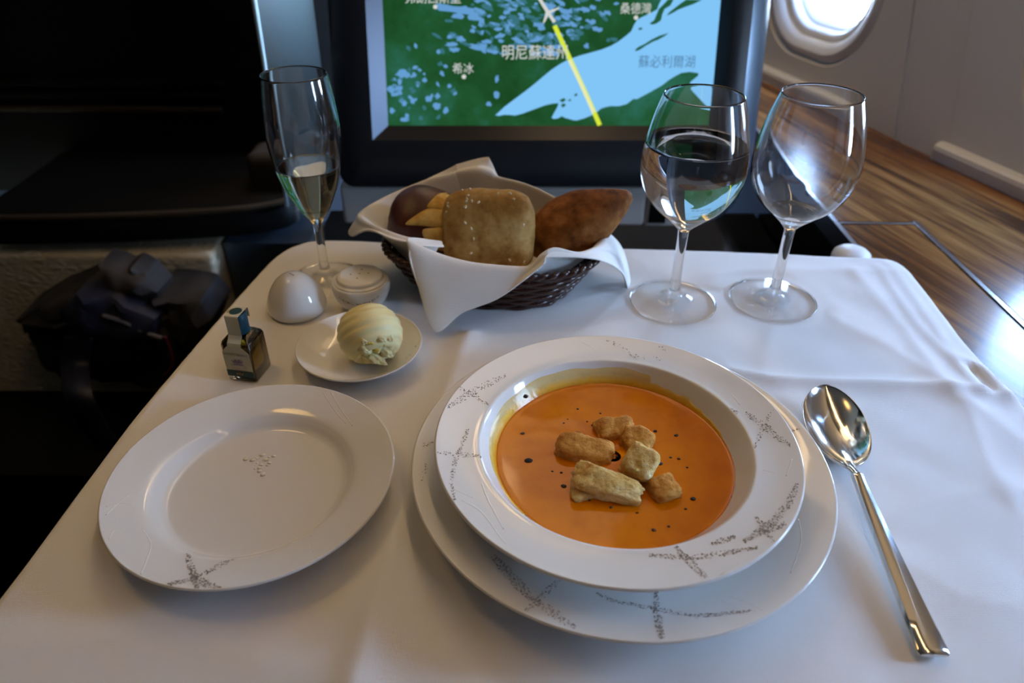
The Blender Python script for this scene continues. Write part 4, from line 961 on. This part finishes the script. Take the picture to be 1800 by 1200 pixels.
# napkin lining the basket: columns of (azimuth, crest, [outer points]) around the rim
NCOL = [(-90, (838, 463, .4400), [(825, 500, .430), (812, 552, .422)]),
        (-103, (782, 452, .4420), [(770, 510, .428), (764, 586, .416)]),
        (-114, (724, 428, .4460), [(724, 460, .438), (738, 520, .428)]),
        (-122, (728, 424, .4520), [(721, 430, .446), (719, 442, .441)]),
        (-132, (772, 430, .4640), [(776, 432, .460), (779, 436, .457)]),
        (-146, (712, 421, .4680), [(702, 424, .464), (694, 425, .462)]),
        (-160, (665, 405, .4800), [(656, 410, .476), (646, 408, .474)]),
        (-172, (640, 390, .4930), [(626, 400, .490), (615, 420, .487)]),
        (174, (640, 378, .5080), [(626, 386, .510), (615, 402, .510)]),
        (155, (678, 354, .5320), [(672, 355, .536), (664, 360, .540)]),
        (130, (745, 325, .5480), [(742, 323, .552), (738, 322, .556)]),
        (116, (798, 314, .5540), [(797, 302, .558), (797, 291, .561)]),
        (106, (802, 312, .5540), [(801, 300, .559), (800, 290, .563)]),
        (98, (832, 308, .5520), [(842, 292, .560), (849, 277, .566)]),
        (90, (858, 310, .5530), [(862, 298, .560), (858, 284, .565)]),
        (80, (874, 316, .5530), [(877, 317, .558), (880, 321, .562)]),
        (62, (925, 328, .5480), [(928, 330, .552), (932, 334, .556)]),
        (38, (982, 354, .5380), [(985, 357, .542), (990, 362, .545)]),
        (18, (1046, 396, .5120), [(1062, 404, .516), (1076, 414, .518)]),
        (4, (1060, 412, .4940), [(1086, 436, .500), (1102, 466, .502)]),
        (-8, (1056, 424, .4800), [(1092, 458, .488), (1109, 530, .494)]),
        (-20, (1040, 434, .4680), [(1068, 444, .476), (1094, 480, .482)]),
        (-36, (1010, 443, .4560), [(1030, 447, .456), (1048, 455, .458)]),
        (-50, (975, 436, .4480), [(968, 442, .444), (962, 452, .440)]),
        (-60, (950, 446, .4440), [(948, 462, .438), (950, 468, .434)]),
        (-72, (925, 468, .4400), [(902, 494, .432), (880, 522, .426)])]
nap = []
for az, cp, outs in NCOL:
    a = math.radians(az); C_ = aty(*cp); C_ = C_ if C_[2] > BRZ+.004 else atz(cp[0], cp[1], BRZ+.004); dz = np.array([math.cos(a), math.sin(a), 0])
    p0 = np.array([BC[0], BC[1], .0065])+dz*np.array([.016, .012, 0])
    p1 = np.array([BC[0], BC[1], .0085])+dz*np.array([.048, .034, 0])
    A, B_ = bell(.028); p2 = np.array([BC[0]+(A-.005)*math.cos(a), BC[1]+(B_-.005)*math.sin(a), .028])
    Q = [p0, p1, p2, C_]+[aty(*o_) for o_ in outs]; nap.append(cr(Q, 6))
nap = np.array(nap); order = np.argsort([-c_[0] % 360 for c_ in NCOL]); nap = nap[order]
rows = nap.shape[1]; cols = []
for r in range(rows): cols.append(cr([nap[i][r] for i in range(len(nap))], 7, True))
nc = len(cols[0]); V = [p for r in cols for p in r]; F = []
for r in range(rows-1):
    for i in range(nc): j = (i+1) % nc; F.append((r*nc+i, r*nc+j, (r+1)*nc+j, (r+1)*nc+i))
V.append(np.array([BC[0], BC[1], .0062])); F += [(j, (j+1) % nc, len(V)-1) for j in range(nc)]
V = [tuple(np.array(p)+np.array([0, 0, .0007*mnoise.noise(Vector(tuple(p))*45)])) for p in V]
nk_ = fixn(mesh('napkin', V, F, M['napkin'], None, base=(*BC, .005)))
tag(nk_, 'white cloth napkin lining the bread basket with corners folded over the rim', 'napkin')
so = nk_.modifiers.new('th', 'SOLIDIFY'); so.thickness = .0011; so.offset = 0
# hem line on the napkin's edge
hem = [cols[-2][i]*.5+cols[-3][i]*.5 for i in range(nc)]
nk_.modifiers.new('s', 'SUBSURF').render_levels = 1

# rolls
def roll_thing(name, label, c_): return thing(name, label, 'bread', tuple(c_), 'bread rolls in the basket')
cA = aty(857, 406, .487)
ra = roll_thing('bread_roll', 'square golden roll sprinkled with sesame seeds in the middle of the basket', cA)
RA = (math.radians(62), 0, math.radians(-3))
lump('crust', None, None, None, cA, 0, 0, (.068, .061, .038), RA, M['crust_gold'], 3, .045, p=3.5, parent=ra, sub=5)
Rm = Matrix.Rotation(RA[2], 3, 'Z') @ Matrix.Rotation(RA[1], 3, 'Y') @ Matrix.Rotation(RA[0], 3, 'X')
r_ = random.Random(5); sv = []
for i in range(26):
    x, y = r_.uniform(-.9, .9), r_.uniform(-.85, .95); 
    if i < 10: x, y = r_.gauss(-.6, .2), r_.gauss(.6, .2)
    if abs(x)**3.5+abs(y)**3.5 > .9: continue
    l = (abs(x)**3.5+abs(y)**3.5); zz = max(0, 1-l)**(1/3.5)
    q = Rm @ Vector((x*.034, y*.032, zz*.019+.0004)); 
    bm = bmesh.new(); bmesh.ops.create_icosphere(bm, subdivisions=1, radius=.0011); ro = Matrix.Rotation(r_.random()*3, 3, 'Z')
    sv.append(([tuple(np.array(cA)+np.array(q)+np.array(Rm @ (ro @ Vector((v.co.x*1.35, v.co.y*.85, v.co.z*.5))))) for v in bm.verts], [tuple(v.index for v in f.verts) for f in bm.faces])); bm.free()
for s_ in sv: mesh('sesame_seed', *s_, M['seed'], ra)
cB = aty(1014, 392, .503)
rb = roll_thing('bread_roll', 'pointed brown wholegrain roll leaning over the right basket rim', cB)
def spindle(q):
    k_ = 1-.66*max(0, q.x/.045)**1.5-.30*max(0, -q.x/.045)**2.5; return Vector((q.x, q.y*k_, q.z*k_+.007*max(0, q.x/.045)**1.3))
lump('crust', None, None, None, cB, 0, 0, (.090, .048, .044), (.3, math.radians(-20), math.radians(12)), M['crust_brown'], 8, .05, p=2.5, parent=rb, cut=spindle)
# torn ridge on its back edge
pts_ = cr([aty(x, y, .517) for x, y in ((945, 388), (975, 365), (1000, 351), (1030, 345), (1060, 346))], 6)
mesh('torn_ridge', *tube([p+np.array([0, 0, .0006*random.uniform(-1, 1)]) for p in pts_], [.0018*random.uniform(.5, 1.2) for _ in pts_], 7), M['crust_brown'], rb)
cC = aty(748, 394, .507)
rc = roll_thing('bread_roll', 'glossy dark brown split-top roll at the left of the basket', cC)
def cross_cut(q): return q
lump('crust', None, None, None, cC, 0, 0, (.060, .056, .046), (math.radians(35), math.radians(12), 0), M['crust_dark'], 12, .04, p=2.3, parent=rc)
# pale star shaped split: crumb patches raised a little over the crust they burst through
from mathutils.bvhtree import BVHTree
cm = [o for o in rc.children if o.name.startswith('crust')][0]
bvh = BVHTree.FromPolygons([tuple(v.co+Vector(rc.location)) for v in cm.data.vertices], [tuple(p.vertices) for p in cm.data.polygons])
def on_crust(px, py, d_):
    r = Vector(tuple(ray(px, py))).normalized(); h_ = bvh.ray_cast(Vector(tuple(O)), r)[0]
    if h_ is None: h_ = bvh.find_nearest(Vector(tuple(aty(px, py, .495))))[0]
    return np.array(h_-r*d_)
def patch(pts_):
    P_ = cr([np.array(p, float) for p in pts_], 6, True); n_ = len(P_); C_ = sum(P_)/n_; V, F = [], []
    rings = [(1.0, -.0006), (.97, .0006), (.85, .0014), (.6, .0018), (.3, .0020)]
    for sc_, d_ in rings: V += [on_crust(*(C_+(p-C_)*sc_), d_+.0003*mnoise.noise(Vector((p[0]*.2, p[1]*.2, sc_*4)))) for p in P_]
    V.append(on_crust(*C_, .0020))
    for k_ in range(len(rings)-1):
        for q in range(n_): w_ = (q+1) % n_; F.append((k_*n_+q, k_*n_+w_, (k_+1)*n_+w_, (k_+1)*n_+q))
    L_ = (len(rings)-1)*n_; F += [(L_+q, L_+(q+1) % n_, len(V)-1) for q in range(n_)]
    mesh('split_crumb', V, F, M['crumb'], rc)
patch([(709, 397), (728, 380), (750, 368), (768, 367), (794, 369), (794, 402), (762, 401), (736, 399)])
patch([(747, 367), (757, 351), (771, 341), (794, 344), (794, 375), (768, 371)])
patch([(740, 406), (760, 402), (794, 401), (794, 442), (754, 437), (743, 422)])

# ================================================================ SALT + PEPPER POTS
sl = thing('salt_shaker', 'round white china shaker with five holes beside the basket', 'shaker', (salt[0], salt[1], 0), 'china salt and pepper pots')
def scz(k_, p_, m_): return [(r, z*k_) for r, z in smooth_prof(p_, m_)]
bprof = scz(.84, [(0, .0002), (.0105, .0002), (.0130, .0010), (.0168, .0060), (.0198, .0130), (.0212, .0195), (.0213, .0235), (.0205, .0258)], 5)
mesh('pot_body', *lathe(bprof+[(.0195, .0218), (.018, .0212), (0, .0210)], salt, 72), M['china'], sl)
lprof = scz(.84, [(.0188, .0256), (.0192, .0264), (.0186, .0272), (.0172, .0280), (.0167, .0296), (.0157, .0308), (.0125, .0315), (.006, .0318), (0, .0319)], 5)
mesh('lid', *lathe(lprof, salt, 72), M['china'], sl)
for dx, dy in ((0, 0), (.0062, .001), (-.0062, -.001), (.0006, .0066), (-.0004, -.0066)):
    zz = .0268-.0004*((dx*dx+dy*dy)/.012**2)*1.6; mesh('hole', *lathe([(0, zz+.0003), (.00055, zz+.0002), (.0006, zz-.0005)], (salt[0]+dx, salt[1]+dy), 10), M['pepperb'], sl)
spk = []
V, F = [], []
for i in range(70):
    t_ = random.random(); a = math.radians(-128+t_*85); z = .0168-.0038*math.sin(PI*t_)+random.gauss(0, .0005); r = float(np.interp(z, [p[1] for p in bprof], [p[0] for p in bprof]))+.00012
    c0 = np.array([salt[0]+r*math.cos(a), salt[1]+r*math.sin(a), z]); t1 = np.array([-math.sin(a), math.cos(a), 0]); t2 = np.array([0, 0, 1.]); k0 = len(V); rr = random.uniform(.0002, .0004)
    V += [c0+t1*rr*math.cos(m_*PI/3)+t2*rr*math.sin(m_*PI/3) for m_ in range(6)]; F.append(tuple(range(k0, k0+6)))
mesh('speckle_print', V, F, M['print'], sl, smooth=False)['kind'] = 'stuff'
pp = thing('pepper_shaker', 'egg shaped plain white china shaker at the left edge of the table', 'shaker', (pepp[0], pepp[1], 0), 'china salt and pepper pots')
eprof = scz(.94, [(0, .0003), (.0170, .0003), (.0197, .0010), (.0213, .0045), (.0208, .0100), (.0182, .0180), (.0142, .0250), (.0098, .0295), (.0050, .0320), (0, .0327)], 6)
mesh('egg_body', *lathe(eprof, pepp, 80), M['china'], pp)
for i in range(3): mesh('hole', *lathe([(0, .0309), (.0005, .0308), (.0005, .0302)], (pepp[0]-.001+.0014*i, pepp[1]-.001*i), 8), M['pepperb'], pp)

# ================================================================ BUTTER DISH + BUTTER
bd = thing('butter_dish', 'small round white china dish holding the ball of butter', 'dish', (*dish, 0))
dt = smooth_prof([(0, .0040), (.015, .0041), (.024, .0050), (.032, .0080), (.0385, .0120), (.0405, .0136)], 6)
du = smooth_prof([(.0411, .0132), (.0405, .0122), (.033, .0060), (.025, .0012), (.022, .0002)], 4)+[(.019, .0002), (.018, .0014), (0, .0014)]
fixn(mesh('dish_body', *lathe(dt+[(.0410, .0139)]+du, dish, 96), M['china'], bd))
speckles([([(738, 600), (730, 612)], 4, 10), ([(722, 625), (705, 642)], 4, 14)], dish, dt, bd, .0405, 4)
bcn = atz(651, 590, .0225); BR = .0195
V, F = [], []; nu, nv = 72, 48
axis = Vector((.35, -.78, -.52)).normalized(); q_ = axis.to_track_quat('Z', 'Y')
for j in range(nv+1):
    ph = PI*j/nv
    for i in range(nu):
        th = 2*PI*i/nu; d_ = Vector((math.sin(ph)*math.cos(th), math.sin(ph)*math.sin(th), math.cos(ph)))
        rid = .085*abs(math.sin((ph*10+.35*math.sin(th)+th*.16)))**.6*min(1, ph*1.6)*(1 if ph < 2.6 else .3)
        fr = 0
        if ph < .62: fr = .16*mnoise.noise(d_*3.2+Vector((1, 2, 3)))+.10*mnoise.noise(d_*8)-.07
        r = BR*(1+rid*.9+fr+.03*mnoise.noise(d_*1.5)); p = q_ @ (d_*r)
        z = bcn[2]+p.z*.95; V.append((bcn[0]+p.x*1.02, bcn[1]+p.y, max(z, .0046)))
for j in range(nv):
    for i in range(nu): k_ = (i+1) % nu; F.append((j*nu+i, j*nu+k_, (j+1)*nu+k_, (j+1)*nu+i))
bt = thing('butter_ball', 'ridged ball of pale butter on the small white dish', 'butter', (bcn[0], bcn[1], .0045))
fixn(mesh('butter_curl', V, F, M['butter'], bt))
def onball(px, py, d_=0.):
    r = ray(px, py); r = r/np.linalg.norm(r); oc = O-bcn; b_ = oc @ r; c_ = oc @ oc-(BR+d_)**2; dd = b_*b_-c_
    return O+r*(-b_-math.sqrt(max(dd, 0)))
for x, y, s_ in ((650, 606, .0034), (672, 608, .0030), (661, 618, .0022)):
    lump('yellow_core', None, None, None, onball(x, y, -.0004), 0, 0, (s_*1.6, s_, s_), (.2, .1, .2), M['butter2'], int(x), .4, p=2.2, parent=bt, sub=4)
for x, y, dm, sd_ in ((640, 618, (.009, .005, .006), 4), (655, 631, (.014, .007, .006), 9), (676, 622, (.010, .005, .005), 14), (683, 598, (.006, .004, .006), 19), (641, 603, (.006, .004, .006), 23), (664, 596, (.010, .004, .004), 27), (660, 633, (.016, .006, .004), 31)):
    lump('torn_edge', None, None, None, onball(x, y, -.0006), 0, 0, dm, (sd_, .3, -.4), M['butter'], sd_, .45, p=2.2, parent=bt, sub=4)

# ================================================================ OIL BOTTLE
A_, B_, C3 = bq; ex_ = B_-A_; ey_ = C3-B_; D_ = A_+ey_
hb = .0315
fx = ex_/np.linalg.norm(ex_); fy = np.array([-fx[1], fx[0], 0])
cbt = (A_+C3)/2; hwx = np.linalg.norm(ex_)/2*1.14; hwy = np.linalg.norm(ey_)/2*1.06; cbt = cbt-np.array([.0004, .0015, 0])
ob_ = thing('oil_bottle', 'tiny square bottle of olive oil with teal cap and cream label', 'bottle', (cbt[0], cbt[1], 0))
def rsq(sx_, sy_, r, z, n_=5):
    P_ = []
    for qx, qy, st in ((1, 1, 0), (-1, 1, 1), (-1, -1, 2), (1, -1, 3)):
        for i in range(n_+1):
            an = PI/2*(st+i/n_); P_.append(cbt*np.array([1, 1, 0])+fx*(qx*(sx_-r)+r*math.cos(an))+fy*(qy*(sy_-r)+r*math.sin(an))+np.array([0, 0, z]))
    return P_
def lo(secs, name, mt, cap0=True, cap1=True):
    V, F = [], []; n_ = len(secs[0])
    for s_ in secs: V += s_
    for k_ in range(len(secs)-1):
        for i in range(n_): j = (i+1) % n_; F.append((k_*n_+i, k_*n_+j, (k_+1)*n_+j, (k_+1)*n_+i))
    if cap0: F.append(tuple(range(n_))[::-1])
    if cap1: F.append(tuple((len(secs)-1)*n_+i for i in range(n_)))
    return sharp(fixn(mesh(name, V, F, mt, ob_)), 45)
lo([rsq(hwx-.0008, hwy-.0008, .0015, .0002), rsq(hwx, hwy, .0015, .0012), rsq(hwx, hwy, .0015, .0270), rsq(hwx-.0006, hwy-.0006, .0018, .0290), rsq(hwx-.0025, hwy-.0025, .0028, .0310), rsq(.0048, .0048, .0046, .0322), rsq(.0044, .0044, .0043, .0340)], 'bottle_glass', M['glass'])
t_ = .0011
lo([rsq(hwx-t_*1.3, hwy-t_*1.3, .0012, .0030), rsq(hwx-t_, hwy-t_, .0012, .0040), rsq(hwx-t_, hwy-t_, .0012, .0270), rsq(hwx-.0025, hwy-.0025, .0022, .0292), rsq(.0040, .0040, .0038, .0308)], 'oil', M['oil'])
cs = []
for rr, zz in ((.0056, .0325), (.0060, .0330), (.0060, .0455), (.0056, .0462), (.0030, .0464)): cs.append([cbt*np.array([1, 1, 0])+fx*rr*math.cos(a)+fy*rr*math.sin(a)+np.array([0, 0, zz]) for a in np.linspace(0, 2*PI, 41)[:-1]])
lo(cs, 'cap', M['cap'])
def fpt(u_, z, d_=.0004): return cbt*np.array([1, 1, 0])+fx*u_-fy*(hwy+d_)+np.array([0, 0, z])
# label: lower panel on the front face, then a strip bending back to the cap and over its top
w_ = hwx*.94
pan = [fpt(-w_, .0040), fpt(w_, .0040), fpt(w_, .0225), fpt(w_*.72, .0255), fpt(w_*.55, .0270), fpt(-w_*.55, .0270), fpt(-w_*.72, .0255), fpt(-w_, .0225)]
def cpt(u_, yoff, z): return cbt*np.array([1, 1, 0])+fx*u_-fy*yoff+np.array([0, 0, z])
sw = w_*.50
strp = []
for yo, z in ((hwy+.0004, .0270), (hwy-.0004, .0292), (.0078, .0312), (.0064, .0330), (.0063, .0400), (.0063, .0462), (.0058, .0468), (0, .0469), (-.0058, .0468), (-.0063, .0462), (-.0063, .040)): strp += [cpt(-sw, yo, z), cpt(sw, yo, z)]
k0 = len(pan); V = pan+strp; F = [tuple(range(8))]+[(k0+2*i, k0+2*i+1, k0+2*i+3, k0+2*i+2) for i in range(10)]
mesh('paper_label', V, F, M['paper'], ob_, smooth=False)
mesh('green_band', [fpt(-w_, .0040, .0006), fpt(w_, .0040, .0006), fpt(w_, .0088, .0006), fpt(-w_, .0088, .0006)], [(0, 1, 2, 3)], M['green'], ob_, smooth=False)
zz = np.array([0, 0, 1.])
text_mesh('label_lettering', 'MONTE VIBIANO', M['ink'], ob_, fpt(-w_*.85, .0205, .0007), fx, zz, w_*1.7, .0016)
text_mesh('label_lettering', 'Extra Virgin', M['orangeink'], ob_, fpt(-w_*.55, .0122, .0007), fx, zz, w_*1.2, .0012)
text_mesh('label_lettering', 'Olive Oil', M['orangeink'], ob_, fpt(-w_*.5, .0107, .0007), fx, zz, w_*1.1, .0011)
text_mesh('label_lettering', 'Umbria', M['orangeink'], ob_, fpt(-w_*.5, .0092, .0007), fx, zz, w_*1.1, .0010)
text_mesh('label_lettering', 'MV', M['orangeink'], ob_, fpt(-w_*.25, .0052, .0009), fx, zz, w_*.5, .0022)
def crown():
    V = [(0, 0), (-.55, .1), (-.75, .75), (-.45, .45), (-.25, .95), (0, .5), (.25, .95), (.45, .45), (.75, .75), (.55, .1)]
    P_ = [fpt(u_*.0055, .0145+v_*.0035, .0007) for u_, v_ in V]+[fpt(u_*.0045, .0140+v_*.0010, .0007) for u_, v_ in ((-1, 0), (1, 0), (.6, -.8), (-.6, -.8))]
    return P_, [(0, 1, 2, 3), (0, 3, 4, 5), (0, 5, 6, 7), (0, 7, 8, 9), (10, 11, 12, 13)]
mesh('crest', *crown(), M['lav'], ob_, smooth=False)
st_ = [cbt*np.array([1, 1, 0])+(fx*math.cos(a)+fy*math.sin(a))*(.0036 if i % 2 else .0042)+np.array([0, 0, .0471]) for i, a in enumerate(np.linspace(0, 2*PI, 37)[:-1])]
mesh('round_seal', st_, [tuple(range(36))], M['green'], ob_, smooth=False)
